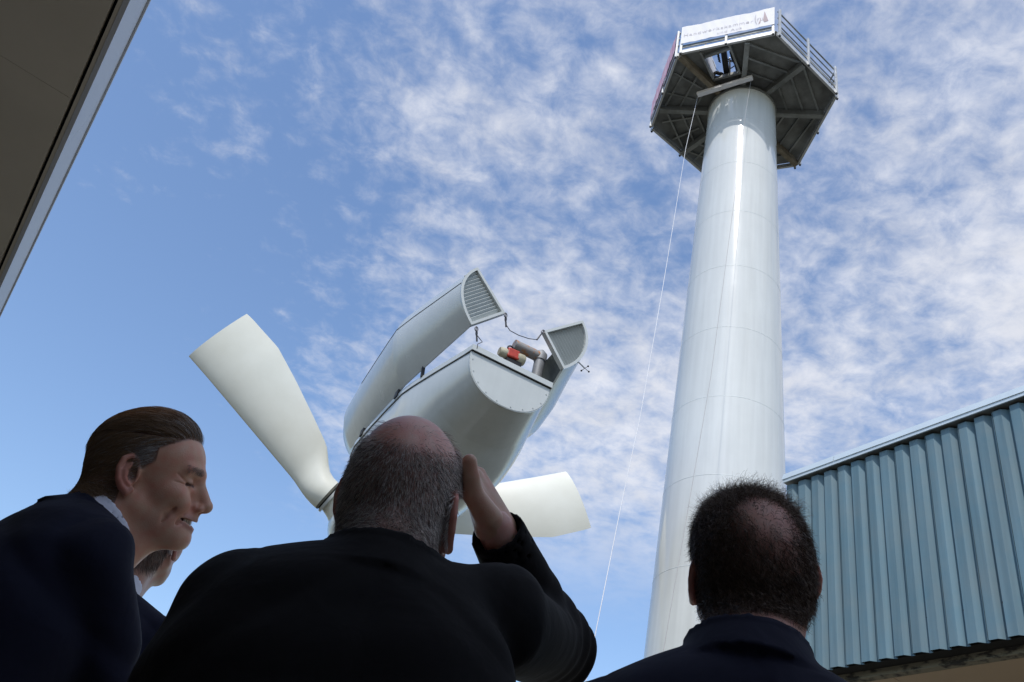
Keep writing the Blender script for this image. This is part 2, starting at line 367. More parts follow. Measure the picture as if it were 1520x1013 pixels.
# corner order: 31,91,151,211(A),271(B),331(D)
bo, BP, bc0, bc1, be, bn = banner(3, 0.30, 1.10, MT['banner'], 'banner', 'white banner with grey lettering along the front railing of the tower platform', 0.03, 0.985)
banner(2, 0.22, 1.04, MT['magenta'], 'banner', 'faded magenta banner on the left railing of the tower platform', 0.05, 0.97, 0.01, 2.0)
def text_on_banner(txt, t, s, size, parent=None, mat=None):
    cu = bpy.data.curves.new('lettering', 'FONT'); cu.body = txt; cu.size = size; cu.extrude = 0.0; cu.align_x = 'LEFT'; cu.space_character = 1.18
    tmp = bpy.data.objects.new('tmp', cu); COL.objects.link(tmp); dg = bpy.context.evaluated_depsgraph_get()
    me = bpy.data.meshes.new_from_object(tmp.evaluated_get(dg)); bpy.data.objects.remove(tmp)
    L_ = np.linalg.norm(bc1 - bc0); z0, z1 = 0.30, 1.10
    for v in me.vertices:
        tt = t + v.co.x / L_; ss = s + v.co.y / (z1 - z0)
        v.co = Vector(BP(tt, ss, 0.006))
    o = link('lettering', me, mat or MT['print_grey'], parent); return o
text_on_banner('Handwerkskammer für', 0.045, 0.36, 0.20, bo)
text_on_banner('und Aus', 0.40, 0.10, 0.17, bo)
def patch(poly, mat, name):
    m = MB(); m.add([BP(t, s, 0.007) for t, s in poly], [tuple(range(len(poly)))]); return m.build(name, mat, bo, fix=False)
patch([(0.80, 0.86), (0.785, 0.6), (0.79, 0.36), (0.815, 0.15), (0.80, 0.4), (0.80, 0.62)], MT['print_grey'], 'emblem')
patch([(0.825, 0.16), (0.842, 0.4), (0.838, 0.6), (0.85, 0.42), (0.845, 0.22)], MT['print_rose'], 'emblem')
patch([(0.885, 0.86), (0.872, 0.35), (0.885, 0.22), (0.925, 0.25)], MT['print_rose'], 'emblem')
patch([(0.635, 0.98), (0.637, 0.98), (0.637, 0.06), (0.635, 0.06)], MT['print_grey'], 'emblem')

# hoist gear hanging in the hatch
gear = empty('hoist_gear', (PC[0] - 0.95, PC[1] - 1.25, DZ), 'dark hoist gear and cables standing over the open platform hatch', 'hoist')
def hp(x, y, dz=0.15): return V3(*on_z(x, y, DZ + dz))
MB().bar(hp(1074, 74), hp(1079, 110), 0.15, 0.12).build('mast_post', MT['dark'], gear)
MB().tube([hp(1085, 76), hp(1089, 86), hp(1093, 95), hp(1096, 105)], [0.05, 0.07, 0.06, 0.07], 7).build('side_post', MT['dark'], gear)
for p_ in (((1080, 88), (1084, 90), (1091, 90)), ((1081, 91), (1086, 92), (1092, 91)), ((1080, 105), (1086, 101), (1092, 97)), ((1080, 110), (1088, 108), (1096, 107))):
    MB().tube([hp(*q) for q in p_], 0.016, 6).build('cable', MT['dark'], gear)
MB().tube([hp(1083, 86), hp(1083.5, 96), hp(1083.5, 108)], 0.022, 6).build('white_strap', MT['rail'], gear)
for k in range(6):
    p = hp(1065.5 + 0.5 * k, 79 + 2.4 * k)
    MB().tube([p + V3(-0.03, 0, 0), p + V3(0.03, 0.01, -0.03), p + V3(0.01, 0.03, 0.03)], 0.018, 6).build('chain_link', MT['dark'], gear)
c_ = hp(1066, 112.5, 0.06)
MB().tube([c_ + V3(0.13 * math.cos(a), 0.08 * math.sin(a), 0.02 * math.sin(5 * a)) for a in np.linspace(0, 2 * PI, 24)], 0.05, 6).build('rope_coil', MT['dark'], gear)
MB().tube([hp(1058, 90), hp(1062, 101), hp(1070, 110)], 0.006, 5).build('cable', MT['dark'], gear)

# spreader bar under the platform with its two ropes
ba, bb = V3(PC[0] - 1.32, PC[1] - 0.31, PZ - 0.14), V3(PC[0] - 0.10, PC[1] - 1.23, PZ - 0.14)
sb = empty('spreader_bar', tuple((ba + bb) / 2), 'white square spreader bar slung under the platform in front of the tower top', 'beam')
m_ = (ba * 0.56 + bb * 0.44)
MB().bar(ba, m_ - (bb - ba) * 0.002, 0.13, 0.10).build('bar_section', MT['barwhite'], sb, bevel=0.008)
MB().bar(m_ + (bb - ba) * 0.002, bb, 0.12, 0.10).build('bar_section', MT['barwhite'], sb, bevel=0.008)
for t in (0.25, 0.75):
    p = ba + (bb - ba) * t; MB().tube([p + V3(0, 0, 0.03), p + V3(0, 0, 0.16)], 0.012, 6).build('hanger_rod', MT['dark'], sb)
def rope(pxs, h0, h1, label, r=0.005, mat=None):
    pts = []
    for x, y in pxs:
        d = ray(x, y); te = d[2] / math.hypot(d[0], d[1]); kk = (h1 - h0) / 21.94
        h = (h0 + kk * 1.1) / (1 - kk * te); z = 1.1 + h * te; a = math.atan2(d[0], d[1])
        pts.append(V3(h * math.sin(a), h * math.cos(a), z))
    e = pts[-1] - pts[-2]; pts.append(pts[-1] + e * (pts[-1][2] / -e[2]))
    o = MB().tube(pts, r, 6).build('rope', mat or MT['rope'], None, smooth=True); tag(o, label, 'rope'); return o
dA = px(ba)[:2]; dB = px(bb)[:2]
rope([(1037, 138), (1018, 220), (985, 420), (950, 620), (920, 760), (884, 940)], 7.5, 15.0, 'thin white rope hanging clear against the sky left of the tower')
rope([(1115, 119), (1108, 160), (1077, 395), (1055, 560), (1024, 740), (987, 953)], 8.0, 14.46, 'thin pale rope running down in front of the white tower', 0.004, MT['rope_grey'])

# ================================================================== BLUE CLAD BUILDING (right)
WD = V3(math.sin(math.radians(151.4)), math.cos(math.radians(151.4)), 0)     # along the wall, towards the viewer
WN = V3(math.sin(math.radians(241.4)), math.cos(math.radians(241.4)), 0)     # outward
WA = V3(4.51, 11.35, 0)                                                        # left end of the eave line
WTOP = 8.30; WLEN = 13.5
OV = 0.06
bld = empty('clad_building', tuple(WA), 'hall clad in faded blue ribbed metal sheet with pale eave flashing', 'building')
WF = WA - WN * OV        # plane of the rib faces
def wpt(s, off, z): return WF + WD * s + WN * off + V3(0, 0, z)
zb = on_plane(1303.6, 979, WF + V3(0, 0, 5), WN)[2]
s0 = (on_plane(1168.5, 735, WF + V3(0, 0, 5), WN) - WF) @ WD
# rib pitch from two far apart ribs
sA = (on_plane(1303.6, 979, WF + V3(0, 0, 5), WN) - WF) @ WD; sB = (on_plane(1497.6, 950, WF + V3(0, 0, 5), WN) - WF) @ WD
pitch = (sB - sA) / 7.0
print('WALL', zb, s0, sA, sB, pitch)
RD = 0.07
def rib_profile(s):      # flange, slope in, valley, steep web back out; ends at the dark line
    f = pitch
    return [(s + 0.008, 0.0), (s + f * 0.50, 0.0), (s + f * 0.80, -RD), (s + f * 0.955, -RD), (s + f * 0.985, 0.0), (s + f * 1.0, 0.0)]
nrib = int((WLEN - s0) / pitch)
ks = round((s0 - sA) / pitch)
start = sA + ks * pitch
sheet_i = 0
for k in range(0, nrib, 2):
    m = MB(); pts = []
    for j in range(2): pts += rib_profile(start + (k + j) * pitch)
    fr = [[wpt(s, o, z) for s, o in pts] for z in (zb, WTOP - 0.03)]
    bk = [[wpt(s, o - 0.004, z) for s, o in pts] for z in (WTOP - 0.03, zb)]
    m.loft(fr + bk + [fr[0]], False)
    o = m.build('cladding_sheet', MT['blue_end'] if k == -1 else MT['blue'], bld)
    if 0 <= k < 40:
        p = wpt(start + (k + 1) * pitch - pitch * 0.10, -RD + 0.008, zb + 0.42)
        MB().tube([p - WN * 0.01, p + WN * 0.012], 0.016, 8).build('screw', MT['screw'], bld)
# eave: flashing, drip strip, underside
def slab(name, mat, s_0, s_1, o0, o1, z0, z1, par=bld, bev=0.0):
    c = [wpt(s, o, z) for s in (s_0, s_1) for o in (o0, o1) for z in (z0, z1)]
    m = MB(); m.add(c, [(0, 1, 3, 2), (4, 6, 7, 5), (0, 4, 5, 1), (2, 3, 7, 6), (0, 2, 6, 4), (1, 5, 7, 3)])
    return m.build(name, mat, par, bevel=bev)
sj = (on_plane(1238, 690, WA + V3(0, 0, 5), WN) - WA) @ WD
slab('eave_trim', MT['flash'], -0.02, WLEN, OV - 0.02, OV, WTOP, WTOP + 0.06)
slab('eave_underside', MT['galv'], -0.02, WLEN, -0.10, OV - 0.022, WTOP + 0.002, WTOP + 0.04)
def flashing(sa, sb_):
    pts = [(OV + 0.012, WTOP + 0.05), (OV - 0.01, WTOP + 0.15), (-0.30, WTOP + 0.19), (-0.30, WTOP + 0.17), (OV - 0.03, WTOP + 0.13), (OV - 0.008, WTOP + 0.05)]
    MB().loft([[wpt(s, o, z) for o, z in pts] for s in (sa, sb_)], True, True).build('roof_flashing', MT['flash'], bld)
flashing(-0.03, sj - 0.006); flashing(sj + 0.006, WLEN)
# mass behind the cladding
ZS = 0
beam_z1 = zb - 0.02
slab('upper_wall', MT['black'], start, WLEN, -7.0, -RD - 0.03, zb + 0.02, WTOP + 0.0)
pbm = on_plane(1420, 985, WF - WN * 0.30 + V3(0, 0, 5), WN)[2]
pbt = on_plane(1420, 973, WF - WN * 0.30 + V3(0, 0, 5), WN)[2]
print('beam', pbt, pbm)
slab('timber_beam', MT['oldbeam'], start + 0.02, WLEN, -0.42, -0.30, pbm, pbt)
slab('soffit_backing', MT['black'], start + 0.02, WLEN, -3.4, -0.13, pbm + 0.16, pbm + 0.24)
sg = [start + 0.02]
pj0 = on_z(1322, 1004, pbm); sj2 = (pj0 - WF) @ WD
cuts = [start + 0.02, sj2, sj2 + 2.4, sj2 + 4.8, sj2 + 7.2, WLEN]
for a, b in zip(cuts[:-1], cuts[1:]): slab('soffit_panel', MT['soffit_b'], a + 0.006, b - 0.006, -3.4, -0.425, pbm + 0.0, pbm + 0.03)
slab('lower_wall', MT['wall_dark'], start, WLEN, -7.0, -3.4, 0, pbm + 0.3)
slab('roof', MT['galv'], -0.0, WLEN, -7.0, -0.3, WTOP + 0.08, WTOP + 0.16)

# ================================================================== LEFT BUILDING WITH CANOPY
LD = V3(math.sin(math.radians(-29.4)), math.cos(math.radians(-29.4)), 0)   # away along the canopy edge
LN = V3(math.cos(math.radians(-29.4)), -math.sin(math.radians(-29.4)), 0)  # outward, to the right
LA = V3(-2.58, 3.15, 0); LZ = 5.2
lb = empty('canopy_building', tuple(LA), 'building with deep taupe canopy soffit and pale fascia overhead at left', 'building')
def lslab(name, mat, a, b, o0, o1, z0, z1, bev=0.0):
    c = [LA + LD * s + LN * o + V3(0, 0, z) for s in (a, b) for o in (o0, o1) for z in (z0, z1)]
    m = MB(); m.add(c, [(0, 1, 3, 2), (4, 6, 7, 5), (0, 4, 5, 1), (2, 3, 7, 6), (0, 2, 6, 4), (1, 5, 7, 3)])
    return m.build(name, mat, lb, bevel=bev)
gl = on_z(172, 0, LZ); goff = (gl - LA) @ LN
A0, A1 = -9.0, 16.0
lslab('soffit_edge_strip', MT['soffit_l'], A0, A1, goff + 0.012, -0.001, LZ, LZ + 0.05)
lslab('groove_backing', MT['black'], A0, A1, goff - 0.03, goff + 0.03, LZ + 0.06, LZ + 0.08)
for a in np.arange(A0, A1, 5.0):
    lslab('soffit_panel', MT['soffit_l'], a + 0.002, a + 4.998, -3.6, goff - 0.012, LZ, LZ + 0.05)
fj = on_plane(112, 188, LA + V3(0, 0, 5.3), LN); fjs = (fj - LA) @ LD
for a, b in ((A0, fjs - 5.5), (fjs - 5.497, fjs - 0.0015), (fjs + 0.0015, fjs + 5), (fjs + 5.003, A1)):
    lslab('fascia_panel', MT['fascia_l'], a, b, 0.0, 0.03, LZ - 0.004, LZ + 0.545)
lslab('fascia_cap', MT['fascia_l'], A0, A1, -0.25, 0.045, LZ + 0.547, LZ + 0.57)
lslab('canopy_roof', MT['galv_dark'], A0, A1, -3.6, -0.02, LZ + 0.10, LZ + 0.5)
lslab('main_wall', MT['wall_dark'], A0, A1, -9, -3.6, 0, LZ + 0.5)
# wing added out of view behind the viewer to block light from there
wing = empty('added_shade_wing', tuple(LA - LD * 7.5 + LN * 3), 'added dark brick wing, out of view, blocking light from behind the onlookers', 'building')
def wslab(name, mat, s0_, s1_, o0, o1, z0, z1):
    c = [LA + LD * s + LN * o + V3(0, 0, z) for s in (s0_, s1_) for o in (o0, o1) for z in (z0, z1)]
    m = MB(); m.add(c, [(0, 1, 3, 2), (4, 6, 7, 5), (0, 4, 5, 1), (2, 3, 7, 6), (0, 2, 6, 4), (1, 5, 7, 3)])
    return m.build(name, mat, wing)
wslab('wall', MT['wall_dark'], -15.0, -9.05, -9, 9, 0, 4.2)
wslab('parapet', MT['galv_dark'], -15.1, -9.0, -9, 9.1, 4.2, 4.4)

# ================================================================== WIND TURBINE NACELLE ON ITS MAST
NAZ = math.radians(-21)
NA = V3(math.sin(NAZ), math.cos(NAZ), 0); NU = V3(math.cos(NAZ), -math.sin(NAZ), 0); NW = V3(0, 0, 1.0)
NO = V3(*on_z(760, 545, 9.2))
def N3(u, y, w): return NO + NU * u + NA * y + NW * w
def nloc(x, y_, ya):
    q = on_plane(x, y_, NO + NA * ya, NA) - NO; return q @ NU, q @ NW
turb = empty('wind_turbine', tuple(N3(0, 3.2, 0) * V3(1, 1, 0)), 'pale grey wind turbine nacelle with opened covers and cream blades on a mast', 'wind turbine')
ST = [  # y, half width, depth, centre drop
    (0.0, 0.71, 0.76), (0.25, 0.76, 0.83), (0.9, 0.89, 1.00), (1.6, 1.02, 1.32), (1.95, 1.07, 1.46), (2.6, 1.08, 1.52), (3.4, 1.08, 1.55), (4.3, 1.06, 1.55), (4.75, 0.98, 1.52), (5.1, 0.80, 1.46)]
HP = 0.86
def hull_ring(W, D, n=40, top=-0.075, inset=0.0):
    pts = []
    for i in range(n + 1):
        t = PI + PI * i / n
        c, s = math.cos(t), math.sin(t)
        pts.append(((W - inset) * math.copysign(abs(c) ** 0.92, c), top - (D + top - inset) * abs(s) ** HP))
    return pts
def interp(y, col):
    ys = [s[0] for s in ST]; return float(np.interp(y, ys, [s[col] for s in ST]))
hull = MB()
ys = sorted(set([s[0] for s in ST] + list(np.linspace(0, 5.1, 30))))
AS = lambda u, y: u * (1 + 0.12 * min(1, y / 1.4)) if u > 0 else u
outer = [[N3(AS(u, y), y, w) for u, w in hull_ring(interp(y, 1), interp(y, 2))] for y in ys]
inner = [[N3(u, y + (0.03 if y == 0 else 0), w) for u, w in hull_ring(interp(y, 1), interp(y, 2), inset=0.03)] for y in ys]
hull.loft(outer, False)
hull.add(outer[-1], [tuple(range(len(outer[-1])))])
ho = hull.build('hull', MT['hull'], turb, autosmooth=35)
# flat rear plate set a little proud with its rim
rp = MB(); ring = hull_ring(0.71, 0.76)
rp.prism([N3(u, -0.012, w) for u, w in ring], NA * 0.012)
rp.build('rear_plate', MT['hull'], turb)
rim = MB()
rim.loft([[N3(u * k, y, (w + 0.075) * k - 0.075) for u, w in ring] for y, k in ((0.03, 1.004), (0.03, 1.018), (-0.006, 1.018), (-0.006, 1.0))], False)
rim.build('rear_rim', MT['hull'], turb, smooth=False)
# bolts round the rear plate
for i in range(2, 39, 4):
    u_, w_ = ring[i]; MB().tube([N3(u_ * 0.95, -0.012, w_ * 0.95), N3(u_ * 0.95, -0.022, w_ * 0.95)], 0.010, 6).build('bolt', MT['slat'], turb)
# top rim band following the outline, with a recessed line beneath it
def band(name, w0, w1, out, mat, th=0.05):
    m = MB(); L_ = []; 
    left = [(-(interp(y, 1) + out), y) for y in ys]; right = [(AS(interp(y, 1) + out, y), y) for y in ys]
    path = [(left[i][0], left[i][1]) for i in range(len(left) - 1, -1, -1)]
    path[-1] = (path[-1][0], -0.03 - out); rr = [(right[i][0], right[i][1]) for i in range(len(right))]; rr[0] = (rr[0][0], -0.03 - out)
    path += rr
    rings = []
    for i, (u, y) in enumerate(path):
        inn = (u - math.copysign(th, u), max(y, -0.03 - out) + (th if y < 0.0 else 0))
        rings.append([N3(u, y, w0), N3(u, y, w1), N3(inn[0], inn[1], w1), N3(inn[0], inn[1], w0)])
    m.loft(rings, True, True); return m.build(name, mat, turb)
band('top_rim', -0.062, 0.035, 0.022, MT['hull'])
band('rim_groove', -0.071, -0.060, 0.006, MT['dark'], 0.03)
dk = MB(); poly = [N3(-interp(y, 1) + 0.03, y, 0.0) for y in ys] + [N3(AS(interp(y, 1) - 0.03, y), y, 0.0) for y in reversed(ys)]
dk.prism(poly, (0, 0, 0.015)); dk.build('deck', MT['galv_dark'], turb)

# engine covers swung open on either side
def cover(side):
    phi = math.radians(47 if side < 0 else 48); hinge_u, hinge_w = (1.09 if side < 0 else 1.17), 0.10 if side < 0 else 0.07
    secs = [(0.0, 0.73, 0.90), (0.7, 0.86, 1.02), (1.4, 0.99, 1.14), (1.95, 1.08, 1.22), (2.4, 1.06, 1.20), (3.2, 1.02, 1.15), (4.2, 0.97, 1.08), (5.0, 0.92, 1.0), (5.4, 0.80, 0.86), (5.7, 0.55, 0.62)]
    if side > 0: secs = [(y, W * (1 + 0.13 * min(1, y / 1.4)), Hh * (1 + 0.05 * min(1, y / 1.4))) for y, W, Hh in secs]
    def pt(u, y, w):     # closed coordinates (left cover, u<0), swung about the hinge
        du, dw = u + hinge_u, w
        uu = -hinge_u + du * math.cos(phi) - dw * math.sin(phi) * 1.0
        ww = hinge_w + du * math.sin(phi) + dw * math.cos(phi)
        return N3(side * uu * -1, y, ww)
    def arc(W, Hh, n=22, ins=0.0):
        return [(-(W - ins) * math.sin(t) ** 0.95, (Hh - ins) * max(0, math.cos(t)) ** 0.95) for t in np.linspace(PI / 2, 0, n)]
    sm = []
    yy = sorted(set([s[0] for s in secs] + list(np.linspace(0.1, 5.7, 24))))
    def sv(y, k): return float(np.interp(y, [s[0] for s in secs], [s[k] for s in secs]))
    o_ = [[pt(u, y, w) for u, w in arc(sv(y, 1), sv(y, 2))] for y in yy]
    i_ = [[pt(u, y, w) for u, w in arc(sv(y, 1), sv(y, 2), ins=0.035)] for y in yy]
    m = MB(); m.loft(o_, False, mi=0); m.loft(i_, False, mi=1)
    for k in (0, -1):
        m.loft([[r[k] for r in o_], [r[k] for r in i_]], False, mi=0)
    for k in (0, -1):
        m.loft([o_[k], i_[k]], False, mi=0)
    # lap joint along the shell
    jt = [pt(-sv(y, 1) * math.sin(0.62) ** 0.95 * 1.004, y, sv(y, 2) * math.cos(0.62) ** 0.95 * 1.004) for y in yy if y < 4.0]
    MB_j = MB(); MB_j.tube(jt, 0.0045, 5)
    # closed nose
    m.add(o_[-1] + [pt(0, yy[-1], 0)], [tuple(range(len(o_[-1]) + 1))], 0)
    cv = m.build('engine_cover', None, turb, mats=[MT['hull'], MT['hull_in']], autosmooth=35)
    MB_j.build('panel_joint', MT['dark'], cv)
    # rear grille: frame, backing and slats
    W, Hh = 0.73, 0.90
    a_out = arc(W, Hh, 26); a_in = arc(W, Hh, 26, 0.045)
    a_in[0] = (a_in[0][0], 0.045); a_in[-1] = (-0.045, a_in[-1][1])
    fr = MB()
    fo = a_out + [(0, 0)]; fi = a_in + [(-0.045, 0.045)]
    fo3 = [[pt(u, y, w) for u, w in fo] for y in (-0.045, 0.05)]; fi3 = [[pt(u, y, w) for u, w in fi] for y in (-0.045, 0.05)]
    n_ = len(fo)
    vs_ = fo3[0] + fo3[1] + fi3[0] + fi3[1]; fs = []
    for i in range(n_):
        j = (i + 1) % n_
        fs += [(i, j, 2 * n_ + j, 2 * n_ + i), (n_ + i, 3 * n_ + i, 3 * n_ + j, n_ + j), (i, n_ + i, n_ + j, j), (2 * n_ + i, 2 * n_ + j, 3 * n_ + j, 3 * n_ + i)]
    fr.add(vs_, fs); fr.build('grille_frame', MT['hull'], cv)
    bk = MB(); bk.prism([pt(u, 0.055, w) for u, w in fi], NA * 0.004); bk.build('grille_backing', MT['slat'], cv)
    nsl = 13
    for k in range(nsl):
        w0 = 0.07 + (Hh - 0.12) * k / nsl
        ue = -(W - 0.04) * math.sin(math.acos(min(1, (w0 / (Hh - 0.03)) ** (1 / 0.95)))) ** 0.95
        if abs(ue) < 0.12: continue
        hb_, yb_ = (0.056, 0.038) if side < 0 else (0.036, 0.055)
        sl_ = MB(); p = [pt(-0.03, -0.008, w0 + 0.052), pt(ue, -0.008, w0 + 0.052), pt(ue, yb_ - 0.008, w0 + 0.052 - hb_), pt(-0.03, yb_ - 0.008, w0 + 0.052 - hb_)]
        q = [pt(-0.03, -0.002, w0 + 0.059), pt(ue, -0.002, w0 + 0.059), pt(ue, yb_ - 0.002, w0 + 0.059 - hb_), pt(-0.03, yb_ - 0.002, w0 + 0.059 - hb_)]
        sl_.add(p + q, [(0, 1, 2, 3), (7, 6, 5, 4), (0, 4, 5, 1), (2, 6, 7, 3), (1, 5, 6, 2), (0, 3, 7, 4)]); sl_.build('louvre_slat', MT['slat'], cv)
    for y in (2.2, 3.9):
        h0 = N3(-side * -1 * -hinge_u if False else side * hinge_u, y, hinge_w)
        MB().box(N3(side * (hinge_u + 0.0), y, hinge_w - 0.05), NU * 0.03, NA * 0.07, NW * 0.07).build('hinge', MT['dark'], cv)
    MB().bar(N3(side * (hinge_u - 0.1), 1.35, 0.02), N3(side * (hinge_u + 0.02 - 0.09), 1.35, 0.24), 0.05, 0.05).build('prop_strut', MT['dark'], cv)
    return pt(0, -0.05, 0), pt(-0.72, -0.05, 0.0), pt
kl, kl2, ptl = cover(-1)
kr, kr2, ptr = cover(1)

# rotor: hub, flanges and three blades with cut tips
raz, rtl = math.radians(-15.6), math.radians(3.9)
RA = V3(math.sin(raz) * math.cos(rtl), math.cos(raz) * math.cos(rtl), math.sin(rtl)); RU = V3(math.cos(raz), -math.sin(raz), 0); RW = np.cross(RU, RA)
fr22 = math.radians(-22)
HUB = NO + V3(math.cos(fr22), -math.sin(fr22), 0) * 0.0 + V3(math.sin(fr22), math.cos(fr22), 0) * 5.76 + NW * -0.85
rot_ = []
hb = MB(); prof = [(-0.52, 0.30), (-0.50, 0.52), (-0.30, 0.62), (0.0, 0.66), (0.30, 0.62), (0.6, 0.48), (0.85, 0.25), (0.95, 0.02)]
hb.loft([[HUB + RA * a + RU * (r * math.cos(t)) + RW * (r * math.sin(t)) for t in np.linspace(0, 2 * PI, 41)[:-1]] for a, r in prof], True, True)
hb.build('hub', MT['hull'], turb, autosmooth=50)
sh = MB(); sh.tube([HUB - RA * 1.2, HUB - RA * 0.4], 0.26, 24); sh.build('rotor_shaft', MT['hull'], turb, autosmooth=40)
PHS, BE = 7.4, 0.23
def airfoil(cl, ct, th, n=26):
    """closed section from the leading edge cl to the trailing edge ct, thickness th"""
    up, lo = [], []
    for i in range(n + 1):
        x = 0.5 - 0.5 * math.cos(PI * i / n); y = 5 * th * (0.2969 * math.sqrt(x) - 0.1260 * x - 0.3516 * x * x + 0.2843 * x ** 3 - 0.1036 * x ** 4)
        cam_ = 0.05 * (ct - cl) * 4 * x * (1 - x) * -1
        up.append((cl + (ct - cl) * x, y + cam_)); lo.append((cl + (ct - cl) * x, -y * 0.8 + cam_))
    return up + lo[-2:0:-1]
LEs, LEc = [0.93, 4.92], [0.31, -0.24]
TEs, TEc = [0.93, 1.15, 1.37, 2.2, 3.0, 3.76, 4.61], [-0.33, -0.47, -0.63, -0.98, -1.30, -1.57, -1.66]
for bi, off in enumerate((150, 30, 270)):
    an = math.radians(off + PHS); d = RU * math.cos(an) + RW * math.sin(an); n0 = -RU * math.sin(an) + RW * math.cos(an)
    nn = n0 * math.cos(BE) + RA * math.sin(BE); tt = np.cross(d, nn)
    rings = []
    for t in np.linspace(0, 1, 30):
        s = 0.93 + (4.80 - 0.93) * t
        cl = float(np.interp(s, LEs, LEc)); ct = float(np.interp(s, TEs, TEc))
        ch = abs(cl - ct); q = min(1, max(0, (s - 0.93) / 0.75)); q = q * q * (3 - 2 * q)
        sec = airfoil(cl, ct, 0.17 * ch * (1 - 0.35 * t), 26); m_c = (cl + ct) / 2
        ring_ = []
        for i, (c, h) in enumerate(sec):
            x = 0.5 - 0.5 * math.cos(PI * (i if i <= 26 else 52 - i) / 26); sgn = 1 if i <= 26 else -1
            cc_ = 0.31 * math.cos(PI * x ** 1.0) ; hh = sgn * 0.31 * math.sin(PI * x)
            xr = (i / 52.0) * 2 * PI; cc_ = 0.33 * math.cos(xr); hh = 0.33 * math.sin(xr)
            # last stations lean so that the cut tip runs slantwise
            lean = (0.16 * (0.5 - x)) * max(0, (t - 0.86) / 0.14)
            ring_.append(HUB + d * (s + lean + 0.0) + nn * (c * q + cc_ * (1 - q)) + tt * (h * q + hh * (1 - q)))
        rings.append(ring_)
    m = MB(); m.loft(rings, True, True)
    bo_ = m.build('blade', MT['blade'], turb, autosmooth=40)
    fl = MB(); fl.tube([HUB + d * 0.80, HUB + d * 0.855], 0.335, 40); fl.build('blade_flange', MT['hull'], bo_, autosmooth=40)
    fl = MB(); fl.tube([HUB + d * 0.858, HUB + d * 0.885], 0.30, 40); fl.build('flange_gap', MT['dark'], bo_, autosmooth=40)
    fl = MB(); fl.tube([HUB + d * 0.888, HUB + d * 0.93], 0.325, 40); fl.build('blade_collar', MT['hull_in'], bo_, autosmooth=40)
    MB().tube([HUB + d * 0.45, HUB + d * 0.65, HUB + d * 0.80], [0.40, 0.31, 0.27], 32).build('blade_root', MT['blade'], bo_, autosmooth=50)
# curved guard bracket beside the hub
gp = [HUB - RA * 0.62 + RU * (-0.62 * math.cos(a)) + RW * (0.60 * math.sin(a)) for a in np.linspace(0.55, -1.0, 14)]
gb = MB(); gb.loft([[p + RA * 0.03, p - RA * 0.16, p - RA * 0.16 + (p - HUB) * 0.07, p + RA * 0.03 + (p - HUB) * 0.07] for p in gp], True, True)
gb.build('guard_bracket', MT['hull'], turb, autosmooth=40)

# mast under the nacelle
mz = NO[2] - 1.28; mp_ = N3(0, 3.2, 0)
MB().tube([V3(mp_[0], mp_[1], 0.0), V3(mp_[0], mp_[1], mz)], [0.42, 0.33], 40).build('mast', MT['tower'], turb, autosmooth=40)

# machinery on the deck, seen over the rear edge
def NL(x, y_, ya): u, w = nloc(x, y_, ya); return N3(u, ya, w)
# bent davit pipe
pya = 0.75
p0 = NL(797, 556, pya); p1 = NL(806, 528, pya); p2 = NL(801, 526, pya); p3 = NL(762, 511, pya)
base = V3(p0[0], p0[1], NO[2] + 0.016)
pu, pw = nloc(803, 530, pya)
b0 = N3(nloc(796, 560, pya)[0], pya, 0.016); 
dv = MB(); dv.tube([b0, N3(nloc(796, 560, pya)[0], pya, nloc(803, 533, pya)[1])], 0.095, 16); davit = dv.build('davit_post', MT['pipegrey'], turb, autosmooth=40)
top = N3(nloc(796, 560, pya)[0], pya, nloc(803, 530, pya)[1])
MB().tube([top + NU * 0.06 - NW * 0.02, NL(763, 512, pya)], 0.098, 16).build('davit_arm', MT['rusty'], turb, autosmooth=40)
MB().tube([top - NW * 0.10, top + NW * 0.03, top + NW * 0.1 - NU * 0.03], [0.112, 0.115, 0.07], 12).build('davit_elbow', MT['pipegrey'], turb, autosmooth=40)
# hoist: red gear case between cream motors, hook ring
hya = 0.45
ha, hb2 = NL(741, 521, hya), NL(776, 536, hya); hd = (hb2 - ha) / np.linalg.norm(hb2 - ha); hl = np.linalg.norm(hb2 - ha)
hu2 = np.cross(hd, NA); hu2 /= np.linalg.norm(hu2); hu2 = hu2 if hu2[2] > 0 else -hu2
hoist = MB(); hoist.box(ha + hd * hl * 0.52 + hu2 * 0.01, hd * 0.11, NA * 0.09, hu2 * 0.085); hs = hoist.build('winch_gear_case', MT['red'], turb, bevel=0.02)
MB().tube([ha, ha + hd * hl * 0.10, ha + hd * hl * 0.36], [0.07, 0.085, 0.085], 18).build('winch_motor', MT['cream'], turb, autosmooth=40)
MB().tube([ha + hd * hl * 0.70, ha + hd * hl * 0.97, hb2 + hd * 0.02], [0.10, 0.10, 0.085], 18).build('winch_motor', MT['cream'], turb, autosmooth=40)
MB().box(ha + hd * hl * 0.6 - hu2 * 0.13, hd * 0.14, NA * 0.06, hu2 * 0.035).build('winch_bracket', MT['dark'], turb)
MB().box(ha + hd * hl * 0.40 - hu2 * 0.20, hd * 0.035, NA * 0.05, hu2 * 0.05).build('winch_foot', MT['red'], turb)
MB().tube([ha + hd * hl * 0.62 - hu2 * 0.30, ha + hd * hl * 0.62 - hu2 * 0.12], 0.025, 8).build('winch_leg', MT['dark'], turb)
rc = ha + hd * hl * 0.44 + hu2 * 0.135
MB().tube([rc + hd * 0.055 * math.cos(a) + hu2 * 0.05 * math.sin(a) for a in np.linspace(-0.6, PI + 0.6, 16)], 0.014, 8).build('winch_hook', MT['dark'], turb)
